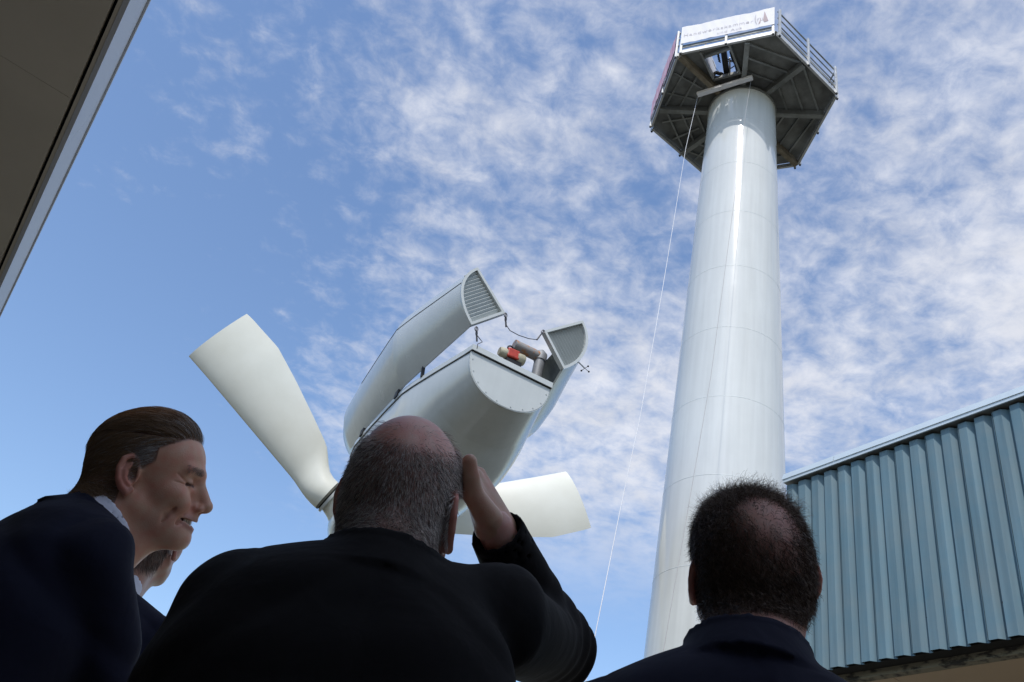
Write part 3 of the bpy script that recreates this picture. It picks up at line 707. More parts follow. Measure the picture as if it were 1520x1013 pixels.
# toothed brake disc lying behind
dc = N3(nloc(728, 528, 1.0)[0], 1.0, 0.16); 
dd1 = NU * 0.93 - NW * 0.30; dd1 /= np.linalg.norm(dd1); dd2 = np.cross(dd1, NA); dd2 = dd2 / np.linalg.norm(dd2)
pl = []
for i in range(72):
    a = 2 * PI * i / 72; r = 0.42 if (i % 2) else 0.385; pl.append(dc + dd1 * r * math.cos(a) + dd2 * r * 0.55 * math.sin(a))
MB().prism(pl, NA * 0.09).build('toothed_disc', MT['gearplate'], turb)
# low housing and walkway edge further forward on the deck
MB().box(N3(-0.62, 1.25, 0.09), NU * 0.10, NA * 0.30, NW * 0.08).build('deck_housing', MT['brown_beam'], turb)
MB().box(N3(0.15, 2.6, 0.22), NU * 0.35, NA * 0.9, NW * 0.22).build('generator', MT['dark'], turb, bevel=0.04)

# anemometer on the right cover
ax0 = NL(855, 534, 0.25); ax1 = NL(868, 547, 0.25)
anem = MB(); anem.tube([ax0, ax1], 0.012, 6); an_o = anem.build('sensor_arm', MT['rail'], turb)
for q in ((873, 544), (874, 552), (863, 550.5)):
    e_ = NL(*q, 0.25); MB().tube([ax1, e_], 0.005, 5).build('sensor_spoke', MT['dark'], an_o)
    bm = bmesh.new(); bmesh.ops.create_icosphere(bm, subdivisions=2, radius=0.017); me = bpy.data.meshes.new('cup'); bm.to_mesh(me); bm.free()
    co = link('sensor_cup', me, MT['black'], an_o); p = Vector(e_) ; co.location = p - turb.location - an_o.location; place_ok = True
    co.location = p - Vector(turb.location) - Vector(an_o.location)

# slings
def sling(pts, label, group=None):
    o = MB().tube(pts, 0.007, 6).build('cable_sling', MT['steelwire'], None, smooth=True); tag(o, label, 'cable')
    def shackle(p, d):
        d = d / np.linalg.norm(d); s_ = np.cross(d, NA); s_ /= np.linalg.norm(s_)
        for j in range(2):
            c = p + d * (0.045 + 0.075 * j); sd = s_ if j == 0 else NA
            MB().tube([c + d * 0.042 * math.cos(a) + sd * 0.026 * math.sin(a) for a in np.linspace(0, 2 * PI, 13)], 0.009, 6).build('shackle', MT['steelwire'], o)
        MB().tube([p + d * 0.17, p + d * 0.27], 0.014, 6).build('ferrule', MT['dark'], o)
    return o, shackle
def NP(x, y_): return NL(x, y_, -0.05)
s1 = [kl, NP(751, 482), NP(757, 491), NP(770, 498), NP(785, 503), NP(797, 504.5), kr]
o1, sh1 = sling(s1, 'thin steel sling hanging between the corners of the two opened covers'); sh1(kl, s1[1] - s1[0]); sh1(kr, s1[-2] - s1[-1])
a0_ = NP(707, 485); s2 = [a0_, NP(707.5, 497), NP(712, 503), NP(716, 508), NP(709, 511), NP(708, 518)]
o2, sh2 = sling(s2, 'short kinked steel sling hanging from the left cover down to the nacelle rim'); sh2(a0_, s2[1] - s2[0])

# ================================================================== PEOPLE
# signed-distance modelling: smooth unions of tapered limbs and ellipsoids, skinned by surface nets
def s_ell(P, c, r, A=None):
    q = P - np.asarray(c, np.float32)
    if A is not None: q = q @ np.asarray(A, np.float32)
    r = np.asarray(r, np.float32); k = np.linalg.norm(q / r, axis=1); k2 = np.linalg.norm(q / (r * r), axis=1)
    return k * (k - 1) / np.maximum(k2, 1e-6)
def s_cone(P, a, b, ra, rb):
    a = np.asarray(a, np.float32); b = np.asarray(b, np.float32); ab = b - a
    t = np.clip(((P - a) @ ab) / max(1e-9, float(ab @ ab)), 0, 1)
    return np.linalg.norm(P - a - t[:, None] * ab, axis=1) - (ra + (rb - ra) * t)
def s_fcone(P, a, b, ra, rb, flat, n):
    """tapered limb flattened along direction n"""
    a = np.asarray(a, np.float32); b = np.asarray(b, np.float32); ab = b - a; n = np.asarray(n, np.float32)
    t = np.clip(((P - a) @ ab) / max(1e-9, float(ab @ ab)), 0, 1)
    q = P - a - t[:, None] * ab; h = q @ n
    q = q + (h * (1 / flat - 1))[:, None] * n
    return (np.linalg.norm(q, axis=1) - (ra + (rb - ra) * t)) * flat ** 0.5
def smin(a, b, k):
    if k <= 0: return np.minimum(a, b)
    h = np.maximum(k - np.abs(a - b), 0) / k; return np.minimum(a, b) - h * h * k * 0.25
def smax(a, b, k): return -smin(-a, -b, k)
def skin_sdf(f, lo, hi, h, newton=True):
    lo = np.asarray(lo, float); hi = np.asarray(hi, float)
    n = (np.ceil((hi - lo) / h / 4).astype(int)) * 4 + 4
    nc = n // 4
    gx, gy, gz = [lo[i] + (np.arange(nc[i]) + 0.5) * 4 * h - 0.5 * h for i in range(3)]
    G = np.stack(np.meshgrid(gx, gy, gz, indexing='ij'), -1).reshape(-1, 3).astype(np.float32)
    dc = f(G).reshape(nc)
    D = np.repeat(np.repeat(np.repeat(dc, 4, 0), 4, 1), 4, 2).astype(np.float32)
    act = np.repeat(np.repeat(np.repeat(np.abs(dc) < 4 * h * 1.7 + 0.012, 4, 0), 4, 1), 4, 2)
    idx = np.nonzero(act)
    P = np.stack([lo[i] + idx[i] * h for i in range(3)], -1).astype(np.float32)
    vals = np.empty(len(P), np.float32)
    for s in range(0, len(P), 400000): vals[s:s + 400000] = f(P[s:s + 400000])
    D[idx] = vals
    S = D < 0
    c = S[:-1, :-1, :-1].astype(np.int8)
    for dx in (0, 1):
        for dy in (0, 1):
            for dz in (0, 1):
                if dx + dy + dz: c = c + S[dx:n[0] - 1 + dx, dy:n[1] - 1 + dy, dz:n[2] - 1 + dz]
    mix = (c > 0) & (c < 8); ci = np.nonzero(mix); N_ = len(ci[0])
    vid = -np.ones(mix.shape, np.int32); vid[ci] = np.arange(N_)
    acc = np.zeros((N_, 3)); cnt = np.zeros(N_)
    base = np.stack(ci, -1)
    cor = [(a, b, c_) for a in (0, 1) for b in (0, 1) for c_ in (0, 1)]
    for i in range(8):
        for ax in range(3):
            if cor[i][ax] == 0:
                o2 = list(cor[i]); o2[ax] = 1
                d0 = D[ci[0] + cor[i][0], ci[1] + cor[i][1], ci[2] + cor[i][2]]; d1 = D[ci[0] + o2[0], ci[1] + o2[1], ci[2] + o2[2]]
                cr = (d0 < 0) != (d1 < 0); t = np.where(cr, d0 / np.where(cr, d0 - d1, 1), 0)
                p = base + np.array(cor[i]); p = p.astype(float); p[:, ax] += t
                acc[cr] += p[cr]; cnt[cr] += 1
    V = lo + (acc / cnt[:, None]) * h
    quads = []
    for ax in range(3):
        sl0 = [slice(1, n[i] - 1) for i in range(3)]; sl1 = list(sl0); sl0[ax] = slice(0, n[ax] - 1); sl1[ax] = slice(1, n[ax])
        A_ = S[tuple(sl0)]; B_ = S[tuple(sl1)]
        e = np.nonzero(A_ != B_); ins = A_[e]
        off = [1, 1, 1]; off[ax] = 0
        I = [e[i] + off[i] for i in range(3)]
        u, v = (ax + 1) % 3, (ax + 2) % 3
        def g(du, dv):
            J = [I[0].copy(), I[1].copy(), I[2].copy()]; J[u] = J[u] - du; J[v] = J[v] - dv; return vid[J[0], J[1], J[2]]
        q = np.stack([g(1, 1), g(0, 1), g(0, 0), g(1, 0)], -1)
        q[~ins] = q[~ins][:, ::-1]
        quads.append(q[(q >= 0).all(1)])
    Q = np.concatenate(quads)
    if newton:
        for _ in range(2):
            e_ = h * 0.4; Vf = V.astype(np.float32); d0 = f(Vf)
            g_ = np.stack([f(Vf + np.eye(3, dtype=np.float32)[i] * e_) - f(Vf - np.eye(3, dtype=np.float32)[i] * e_) for i in range(3)], -1) / (2 * e_)
            gl = np.maximum(np.linalg.norm(g_, axis=1), 0.3); step = np.clip(d0 / gl, -h * .5, h * .5)
            V = V - (g_ / gl[:, None]) * step[:, None]
    return V, Q
def np_mesh(name, V, Q, colors=None, smooth=True):
    me = bpy.data.meshes.new(name); me.vertices.add(len(V)); me.vertices.foreach_set('co', np.asarray(V, np.float32).ravel())
    k = Q.shape[1]; me.loops.add(len(Q) * k); me.loops.foreach_set('vertex_index', np.asarray(Q, np.int32).ravel())
    me.polygons.add(len(Q)); me.polygons.foreach_set('loop_start', np.arange(0, len(Q) * k, k, dtype=np.int32))
    me.update(calc_edges=True)
    if smooth: me.polygons.foreach_set('use_smooth', np.ones(len(Q), bool))
    if colors is not None:
        ca = me.color_attributes.new('tone', 'FLOAT_COLOR', 'POINT')
        ca.data.foreach_set('color', np.concatenate([colors, np.ones((len(V), 1))], 1).astype(np.float32).ravel())
    me.validate(); return me
def vn_noise(P, f, seed=0):
    r = np.random.default_rng(seed); out = np.zeros(len(P), np.float32)
    for k in range(7):
        d = r.normal(size=3); d /= np.linalg.norm(d); out += np.sin((P @ d.astype(np.float32)) * f * (0.6 + 0.9 * r.random()) + r.random() * 6.28)
    return out / 7 * 1.6

def skin_mat():
    m, nt, b = new_mat('skin'); N = nt.nodes.new; L = nt.links.new
    at_ = N('ShaderNodeVertexColor'); at_.layer_name = 'tone'
    tc = N('ShaderNodeTexCoord'); n = N('ShaderNodeTexNoise'); n.inputs['Scale'].default_value = 45; n.inputs['Detail'].default_value = 6; L(tc.outputs['Object'], n.inputs['Vector'])
    n2 = N('ShaderNodeTexNoise'); n2.inputs['Scale'].default_value = 420; n2.inputs['Detail'].default_value = 3; L(tc.outputs['Object'], n2.inputs['Vector'])
    mr = N('ShaderNodeMapRange'); mr.inputs['From Min'].default_value = 0.3; mr.inputs['From Max'].default_value = 0.7; mr.inputs['To Min'].default_value = 0.82; mr.inputs['To Max'].default_value = 1.12; L(n.outputs['Fac'], mr.inputs['Value'])
    mx = N('ShaderNodeMix'); mx.data_type = 'RGBA'; mx.blend_type = 'MULTIPLY'; mx.inputs['Factor'].default_value = 1
    cb = N('ShaderNodeCombineColor'); cb.inputs[0].default_value = 1.0; L(mr.outputs[0], cb.inputs[1]); L(mr.outputs[0], cb.inputs[2]); cb.inputs[0].default_value = 1
    L(at_.outputs[0], mx.inputs['A']); L(cb.outputs[0], mx.inputs['B']); L(mx.outputs['Result'], b.inputs['Base Color'])
    b.inputs['Roughness'].default_value = 0.46; b.inputs['Subsurface Weight'].default_value = 0.12; b.inputs['Subsurface Radius'].default_value = (0.012, 0.004, 0.002); b.inputs['Subsurface Scale'].default_value = 0.6
    bp = N('ShaderNodeBump'); bp.inputs['Strength'].default_value = 0.25; bp.inputs['Distance'].default_value = 0.0012; L(n2.outputs['Fac'], bp.inputs['Height']); L(bp.outputs[0], b.inputs['Normal'])
    return m
MT['skin'] = skin_mat()
def cloth(name, col, var=0.2, weave=900, rough=0.85):
    m, nt, b = new_mat(name); N = nt.nodes.new; L = nt.links.new
    tc = N('ShaderNodeTexCoord'); n = N('ShaderNodeTexNoise'); n.inputs['Scale'].default_value = 9; n.inputs['Detail'].default_value = 6; L(tc.outputs['Object'], n.inputs['Vector'])
    w = N('ShaderNodeTexNoise'); w.inputs['Scale'].default_value = weave; w.inputs['Detail'].default_value = 1; L(tc.outputs['Object'], w.inputs['Vector'])
    r = N('ShaderNodeValToRGB'); r.color_ramp.elements[0].position = .3; r.color_ramp.elements[1].position = .7
    r.color_ramp.elements[0].color = (*[c * (1 - var) for c in col], 1); r.color_ramp.elements[1].color = (*col, 1); L(n.outputs['Fac'], r.inputs[0]); L(r.outputs[0], b.inputs['Base Color'])
    b.inputs['Roughness'].default_value = rough; b.inputs['Specular IOR Level'].default_value = 0.15; b.inputs['Sheen Weight'].default_value = 0.03; b.inputs['Sheen Roughness'].default_value = 0.5
    bp = N('ShaderNodeBump'); bp.inputs['Strength'].default_value = 0.2; bp.inputs['Distance'].default_value = 0.0006; L(w.outputs['Fac'], bp.inputs['Height'])
    n3 = N('ShaderNodeTexNoise'); n3.inputs['Scale'].default_value = 14; n3.inputs['Detail'].default_value = 3; n3.inputs['Distortion'].default_value = 0.6; L(tc.outputs['Object'], n3.inputs['Vector'])
    bp2 = N('ShaderNodeBump'); bp2.inputs['Strength'].default_value = 0.35; bp2.inputs['Distance'].default_value = 0.012; L(n3.outputs['Fac'], bp2.inputs['Height']); L(bp.outputs[0], bp2.inputs['Normal']); L(bp2.outputs[0], b.inputs['Normal'])
    return m
MT['suit_black'] = cloth('black_suit_cloth', (0.0055, 0.0055, 0.0065))
MT['suit_navy'] = cloth('navy_suit_cloth', (0.010, 0.012, 0.028))
MT['suit_navy2'] = cloth('dark_navy_suit_cloth', (0.012, 0.014, 0.030))
MT['shirt'] = cloth('white_shirt_cloth', (0.74, 0.76, 0.86), 0.05)
MT['trousers'] = cloth('dark_trouser_cloth', (0.012, 0.012, 0.018))
MT['shoe'] = paint('black_shoe_leather', (0.012, 0.011, 0.010), 0.3)
MT['tooth'] = paint('tooth_enamel', (0.70, 0.66, 0.56), 0.3)
MT['eye'] = paint('eye_dark', (0.03, 0.022, 0.018), 0.12)
def hair_mat(name):
    m, nt, b = new_mat(name); N = nt.nodes.new; L = nt.links.new
    at_ = N('ShaderNodeVertexColor'); at_.layer_name = 'tone'; L(at_.outputs[0], b.inputs['Base Color'])
    b.inputs['Roughness'].default_value = 0.42; b.inputs['Specular IOR Level'].default_value = 0.45
    return m
MT['hair'] = hair_mat('hair')

def head_frame(az, el, roll):
    az, el, roll = map(math.radians, (az, el, roll))
    f = V3(math.sin(az) * math.cos(el), math.cos(az) * math.cos(el), math.sin(el))
    r = np.cross(f, (0, 0, 1.)); r /= np.linalg.norm(r); u = np.cross(r, f); c, s = math.cos(roll), math.sin(roll)
    return np.stack([c * r - s * u, f, c * u + s * r], 1)      # columns right, forward, up

def ear_sdf(P, sx, k=1.0, out=0.0):
    """outer ear with rim, hollow and lobe; sx = +1 right, -1 left"""
    a = 0.42 + out      # angle standing off from the head
    c = np.array([sx * (0.079 + 0.010 * out * 4), -0.008, -0.006])
    # ear plane axes: back-outward, up, normal
    b_ = np.array([sx * math.sin(a), -math.cos(a), 0.0]); up = np.array([0.0, -0.16, 0.987]); nrm = np.cross(up, b_) * sx; nrm /= np.linalg.norm(nrm)
    q = (P - c.astype(np.float32)); x = q @ b_.astype(np.float32); z = q @ up.astype(np.float32); y = q @ nrm.astype(np.float32)
    x = x / k; z = z / k; y = y / k
    def ring(pts, r):
        d = None
        for (x0, z0, r0), (x1, z1, r1) in zip(pts[:-1], pts[1:]):
            A = np.stack([x, z, y], 1).astype(np.float32); e = s_cone(A, (x0, z0, 0), (x1, z1, 0), r0, r1); d = e if d is None else np.minimum(d, e)
        return d
    helix = ring([(-0.004, 0.006, .0035), (0.000, 0.024, .0042), (0.012, 0.032, .0046), (0.023, 0.027, .0046), (0.028, 0.012, .0044), (0.025, -0.006, .0040), (0.016, -0.020, .0045), (0.006, -0.030, .0060), (0.000, -0.026, .0050)], 0)
    anti = ring([(0.010, 0.018, .0035), (0.017, 0.008, .0038), (0.015, -0.006, .0038), (0.006, -0.016, .0042)], 0)
    tragus = ring([(-0.003, -0.002, .0045), (-0.001, -0.010, .0045)], 0)
    A = np.stack([x, z, y], 1).astype(np.float32)
    plate = s_ell(A, (0.011, 0.002, 0.0045 * -sx * 0 - 0.003), (0.0165, 0.031, 0.0032))
    d = smin(helix, plate, 0.005); d = smin(d, anti, 0.005); d = smin(d, tragus, 0.004)
    con = s_ell(A, (0.003, -0.003, 0.004), (0.008, 0.011, 0.006)); d = smax(d, -con, 0.003)
    return d * k * 0.9

def head_sdf(o):
    """o: options; returns f(P) in head coordinates (x right, y forward, z up)"""
    neck = o['neck']        # list of (a, b, ra, rb) in head coordinates
    face = o.get('face', 'plain'); wd = o.get('wide', 0.92)
    def f(P):
        P = P / np.array([wd, 1, 1], np.float32)
        ax = np.abs(P[:, 0]); Q = P.copy(); Q[:, 0] = ax          # mirrored copy for the face
        d = s_ell(P, (0, -0.014, 0.032), (0.0765, 0.096, 0.089))
        d = smin(d, s_ell(P, (0, -0.050, -0.004), (0.066, 0.054, 0.062)), 0.03)
        d = smin(d, s_ell(P, (0, 0.035, 0.032), (0.064, 0.056, 0.058)), 0.03)
        d = smin(d, s_ell(P, (0, 0.034, -0.034), (0.059, 0.050, 0.062)), 0.03)
        d = smin(d, s_cone(Q, (0.058, 0.0, -0.055), (0.020, 0.072, -0.098), 0.014, 0.019), 0.03)
        d = smin(d, s_ell(P, (0, 0.055, -0.072), (0.040, 0.034, 0.036)), 0.03)
        d = smin(d, s_ell(P, (0, 0.083, -0.101), (0.021, 0.017, 0.018)), 0.02)
        d = smin(d, s_ell(Q, (0.046, 0.054, -0.026), (0.020, 0.028, 0.018)), 0.022)
        for a, b, ra, rb in neck: d = smin(d, s_cone(P, a, b, ra, rb), 0.035)
        # sternomastoid and nape cords
        if face != 'none':
            d = smin(d, s_cone(Q, (0.006, 0.090, 0.019), (0.044, 0.073, 0.021), 0.009, 0.009), 0.014)      # brow
            d = smax(d, -s_ell(Q, (0.035, 0.094, -0.002), (0.016, 0.015, 0.010)), 0.012)                     # socket
            d = smin(d, s_ell(Q, (0.032, 0.072, -0.001), (0.0140, 0.0130, 0.0118)), 0.004)                  # closed-ish lids
            d = smin(d, s_cone(Q, (0.018, 0.083, -0.013), (0.042, 0.070, -0.012), 0.0045, 0.0045), 0.008)  # lower lid bag
            d = smax(d, -s_cone(Q, (0.021, 0.0865, -0.003), (0.044, 0.0765, -0.005), 0.0030, 0.0022), 0.0015)   # slit
            d = smin(d, s_cone(P, (0, 0.086, 0.012), (0, 0.113, -0.034), 0.0105, 0.0115), 0.013)           # nose bridge and tip
            d = smin(d, s_cone(P, (0, 0.080, -0.010), (0, 0.092, -0.046), 0.013, 0.015), 0.012)
            d = smin(d, s_ell(P, (0, 0.114, -0.037), (0.0125, 0.0115, 0.0105)), 0.006)
            d = smin(d, s_ell(Q, (0.0135, 0.102, -0.042), (0.0085, 0.0105, 0.0080)), 0.006)
            d = smax(d, -s_ell(Q, (0.0065, 0.108, -0.0505), (0.0036, 0.0065, 0.004)), 0.003)
            d = smin(d, s_ell(P, (0, 0.087, -0.066), (0.026, 0.016, 0.018)), 0.012)                         # muzzle
            # cheeks pushed up by the smile
            d = smin(d, s_ell(Q, (0.038, 0.073, -0.040), (0.018, 0.018, 0.017)), 0.012)
            # nasolabial folds and crow's feet
            for pts, r in ((((0.019, 0.103, -0.038), (0.030, 0.094, -0.053), (0.038, 0.080, -0.070), (0.039, 0.070, -0.080)), 0.0010),
                           (((0.050, 0.072, -0.044), (0.054, 0.056, -0.066), (0.051, 0.050, -0.080)), 0.0004)):
                for a, b in zip(pts[:-1], pts[1:]): d = smax(d, -s_cone(Q, a, b, r, r), 0.010)
            for a, b in (((0.045, 0.078, -0.003), (0.060, 0.060, 0.010)), ((0.046, 0.077, -0.006), (0.063, 0.058, -0.004)), ((0.046, 0.076, -0.010), (0.062, 0.058, -0.016))):
                d = smax(d, -s_cone(Q, a, b, 0.0009, 0.0006), 0.003)
            # smiling mouth: lips and opening, curved by a warp of the coordinates
            Wm = Q.copy(); Wm[:, 2] = Q[:, 2] - 6.0 * ax * ax; Wm[:, 1] = Q[:, 1] + 14.0 * ax * ax
            if face == 'smile':
                d = smin(d, s_cone(Wm, (0, 0.0995, -0.0635), (0.034, 0.0955, -0.0680), 0.0048, 0.0030), 0.005)
                d = smin(d, s_cone(Wm, (0, 0.0950, -0.0815), (0.033, 0.0930, -0.0735), 0.0060, 0.0034), 0.006)
                d = smax(d, -s_ell(Wm, (0, 0.095, -0.0722), (0.0345, 0.017, 0.0068)), 0.0015)
            else:
                d = smin(d, s_cone(Wm, (0, 0.1000, -0.0665), (0.024, 0.0965, -0.0690), 0.0044, 0.0026), 0.005)
                d = smin(d, s_cone(Wm, (0, 0.0980, -0.0755), (0.024, 0.0955, -0.0715), 0.0050, 0.0026), 0.006)
                d = smax(d, -s_cone(Wm, (0, 0.104, -0.0708), (0.024, 0.099, -0.0703), 0.0009, 0.0007), 0.002)
        er = ear_sdf(P, 1, o.get('ear', 1.0), o.get('ear_out', 0.0)); el_ = ear_sdf(P, -1, o.get('ear', 1.0), o.get('ear_out', 0.0))
        d = smin(d, er, 0.007); d = smin(d, el_, 0.007)
        # nape folds
        for (z0, y0) in o.get('folds', ()):
            d = smax(d, -s_cone(P, (-0.045, y0 + 0.012, z0 - 0.003), (0.045, y0 + 0.012, z0), 0.0025, 0.0025), 0.009)
        return d * wd
    return f

def lookup(V, Q, name): pass
def normals_of(V, Q):
    a = V[Q[:, 2]] - V[Q[:, 0]]; b = V[Q[:, 3]] - V[Q[:, 1]]; fn = np.cross(a, b)
    vn = np.zeros_like(V)
    for k in range(4): np.add.at(vn, Q[:, k], fn)
    return vn / np.maximum(np.linalg.norm(vn, axis=1)[:, None], 1e-12), fn
def grow_hair(V, Q, dens_fn, n, length_fn, dir_fn, color_fn, width=0.0004, seg=5, curl=0.0, curl_f=260.0, seed=1, droop=0.0, lift=0.0005, hug=None):
    """thin hair ribbons rooted on the scalp (head coordinates)"""
    r = np.random.default_rng(seed); vn, fn = normals_of(V, Q); area = np.linalg.norm(fn, axis=1) * 0.5; cen = V[Q].mean(1)
    w = area * np.clip(dens_fn(cen), 0, 1); w /= w.sum(); fi = r.choice(len(Q), n, p=w)
    uv = r.random((n, 2)); q = Q[fi]
    p = (V[q[:, 0]] * ((1 - uv[:, :1]) * (1 - uv[:, 1:])) + V[q[:, 1]] * (uv[:, :1] * (1 - uv[:, 1:])) + V[q[:, 2]] * (uv[:, :1] * uv[:, 1:]) + V[q[:, 3]] * ((1 - uv[:, :1]) * uv[:, 1:]))
    nr = vn[q].mean(1); nr /= np.linalg.norm(nr, axis=1)[:, None]
    L_ = length_fn(p) * (0.65 + 0.6 * r.random(n)); d0 = dir_fn(p, nr, r)
    pts = np.zeros((seg + 1, n, 3)); pts[0] = p - nr * 0.001; d = d0
    c1 = np.cross(d0, nr); c1 /= np.maximum(np.linalg.norm(c1, axis=1)[:, None], 1e-9)
    ph = r.random(n) * 6.28; cf = curl_f * (0.7 + 0.6 * r.random(n)); ca = curl * (0.5 + r.random(n))
    base = p.copy(); out = [pts[0]]; hg = hug(p) if hug is not None else None
    for s in range(1, seg + 1):
        st = L_ / seg; base = base + d * st[:, None]
        d = d + r.normal(scale=0.06, size=d.shape) + np.array([0, 0, -droop / seg]); d /= np.linalg.norm(d, axis=1)[:, None]
        if hug is not None:
            hc_ = np.array([0, -0.012, 0.022]); hr_ = np.array([0.072, 0.098, 0.095])
            q0 = np.linalg.norm((p - hc_) / hr_, axis=1); q1 = np.linalg.norm((base - hc_) / hr_, axis=1)
            want = q0 + hg / 0.085 * math.sin(min(1.0, s / seg * 1.25) * PI * 0.5)
            want = want * 0.75 + 0.25 * q1
            base = hc_ + (base - hc_) * (want / q1)[:, None]
        arc_ = L_ * s / seg
        offs = (c1 * np.cos(ph + arc_ * cf)[:, None] + nr * np.sin(ph + arc_ * cf)[:, None]) * (ca * min(1, s / 1.5))[:, None]
        out.append(base + offs + nr * lift)
    pts = np.stack(out)                                     # seg+1, n, 3
    tang = np.gradient(pts, axis=0); rv = r.normal(size=(n, 3)); sd = np.cross(tang, rv[None]); sd /= np.maximum(np.linalg.norm(sd, axis=2)[..., None], 1e-9)
    tw = np.linspace(1, 0.35, seg + 1)[:, None, None] * width * (0.7 + 0.6 * r.random(n))[None, :, None] * 0.5
    A = pts + sd * tw; B = pts - sd * tw
    VV = np.stack([A, B], 2).transpose(1, 0, 2, 3).reshape(-1, 3)       # n, seg+1, 2
    b0 = (np.arange(n) * (seg + 1) * 2)[:, None]; s_ = np.arange(seg)[None] * 2
    i0 = b0 + s_; QQ = np.stack([i0, i0 + 1, i0 + 3, i0 + 2], -1).reshape(-1, 4)
    col = color_fn(p, r); CC = np.repeat(col, (seg + 1) * 2, 0)
    return VV, QQ, CC

def torso_parts(B):
    pass

def make_person(name_label, spec):
    """spec gives head pose, body pose (world), clothing"""
    HM = head_frame(*spec['head']); HO = np.asarray(spec['ho'], float)
    Nk = np.asarray(spec['neck'], float)
    az = math.radians(spec['face_az']); lean = math.radians(spec.get('lean', 0))
    bf = V3(math.sin(az), math.cos(az), 0); br = V3(math.cos(az), -math.sin(az), 0)
    bu = V3(0, 0, 1) * math.cos(lean) + bf * math.sin(lean); bfw = bf * math.cos(lean) - V3(0, 0, 1) * math.sin(lean)
    def B(x, y, z):      # torso coordinates from the neck base
        return Nk + br * x + bfw * y + bu * z
    foot0 = V3(*(Nk - bu * 0.58)[:2], 0)
    root = empty('person', (foot0[0], foot0[1], 0), name_label, 'person')
    SH = spec.get('sh', 0.175); SHL, SHR = SH if isinstance(SH, tuple) else (SH, SH); shz = spec.get('shz', (-0.065, -0.065)); bulk = spec.get('bulk', 1.0)
    SL, SR = B(-SHL, spec.get('shy', (0.0, 0.0))[0], shz[0]), B(SHR, spec.get('shy', (0.0, 0.0))[1], shz[1])
    arms = spec['arms']   # {'L': (elbow, wrist), 'R': ...} world or None for hanging
    def hang(s, S):
        e = S + V3(0, 0, -0.29) + br * 0.03 * s + bf * -0.01; w = e + V3(0, 0, -0.25) + bf * 0.04 + br * 0.01 * s
        return e, w
    AL = arms.get('L') or hang(-1, SL); AR = arms.get('R') or hang(1, SR)
    hip = B(0, 0, -0.58)
    Tm = np.stack([br, bfw, bu], 1)
    k = bulk
    legs = []
    for s in (-1, 1):
        hp = hip + br * 0.095 * s + V3(0, 0, -0.05); ft = V3(hip[0], hip[1], 0) + br * 0.12 * s + bf * (0.0); an_ = V3(ft[0], ft[1], 0.08); kn = (hp + an_) / 2 + bf * 0.02
        legs.append((hp, kn, an_, ft))
    # ---------- body: one surface from the crown to the ankles (coarse below, fine head, hands)
    def body_coarse(P):
        d = s_cone(P, Nk - bu * 0.01, B(0, 0.02, -0.12), 0.055, 0.08)
        for s, S in ((-1, SL), (1, SR)): d = smin(d, s_cone(P, B(0.03 * s, 0.0, -0.06), S - bu * 0.025 - br * 0.015 * s, 0.040, 0.022), 0.02)
        d = smin(d, s_ell(P, B(0, 0.01, -0.22), (0.135 * k, 0.080 * k, 0.17), Tm), 0.03)
        d = smin(d, s_ell(P, B(0, 0.01, -0.48), (0.145 * k, 0.095 * k, 0.16), Tm), 0.05)
        for (S, (e, w)) in ((SL, AL), (SR, AR)):
            d = smin(d, s_cone(P, S - bu * 0.025, e, 0.024, 0.030), 0.01); d = smin(d, s_cone(P, e, w, 0.034, 0.026), 0.02)
        for hp, kn, an_, ft in legs:
            d = smin(d, s_cone(P, hp, kn, 0.075, 0.05), 0.04); d = smin(d, s_cone(P, kn, an_, 0.048, 0.035), 0.02)
            d = smin(d, s_cone(P, an_ - V3(0, 0, 0.03), ft + bf * 0.13 + V3(0, 0, 0.035), 0.034, 0.024), 0.02)
        return d
    lo = np.min([Nk, AL[1], AR[1], SL, SR, AL[0], AR[0], legs[0][3], legs[1][3]], 0) - 0.30; hi = np.max([Nk, AL[1], AR[1], SL, SR, AL[0], AR[0]], 0) + 0.20; lo[2] = -0.01
    V1, Q1 = skin_sdf(body_coarse, lo, hi, 0.018)
    # head in its own frame
    def toH(p): return (np.asarray(p, float) - HO) @ HM
    o = dict(spec.get('head_opt', {}))
    nb = toH(Nk - bu * 0.03 + bfw * 0.02); ntop = np.array([0, -0.030, -0.045])
    o['neck'] = [(ntop, nb, 0.055 * o.get('neck_k', 1), 0.060 * o.get('neck_k', 1)), (np.array([0, -0.060, -0.035]), toH(Nk + bu * 0.01 - bfw * 0.01), 0.040, 0.050), (np.array([0.0, 0.03, -0.075]), toH(Nk - bu * 0.03 + bfw * 0.07), 0.035, 0.040)]
    fH = head_sdf(o)
    ext = np.array([nb, toH(Nk + bfw * 0.03)])
    hl = np.minimum(np.array([-0.115, -0.13, -0.15]), ext.min(0) - 0.06); hh = np.maximum(np.array([0.115, 0.14, 0.135]), ext.max(0) + 0.06)
    V2, Q2 = skin_sdf(fH, hl, hh, spec.get('hres', 0.0024))
    tone = np.array(spec.get('skin', (0.50, 0.27, 0.20)))
    C2 = np.tile(tone, (len(V2), 1))
    def blend(mask, col): C2[:] = C2 * (1 - mask[:, None]) + np.array(col) * mask[:, None]
    def sph(c, r, soft): return np.clip((r - np.linalg.norm(V2 - np.array(c), axis=1)) / soft, 0, 1)
    X, Y, Z = V2.T; X = X / o.get('wide', 0.92)
    earm = np.clip((np.abs(X) - 0.078) / 0.006, 0, 1); blend(earm * 0.7, (0.52, 0.20, 0.15))
    blend(np.clip(1 - np.abs(Y - 0.095) / 0.03, 0, 1) * np.clip(1 - np.abs(Z + 0.04) / 0.025, 0, 1) * 0.4, (0.55, 0.22, 0.17))
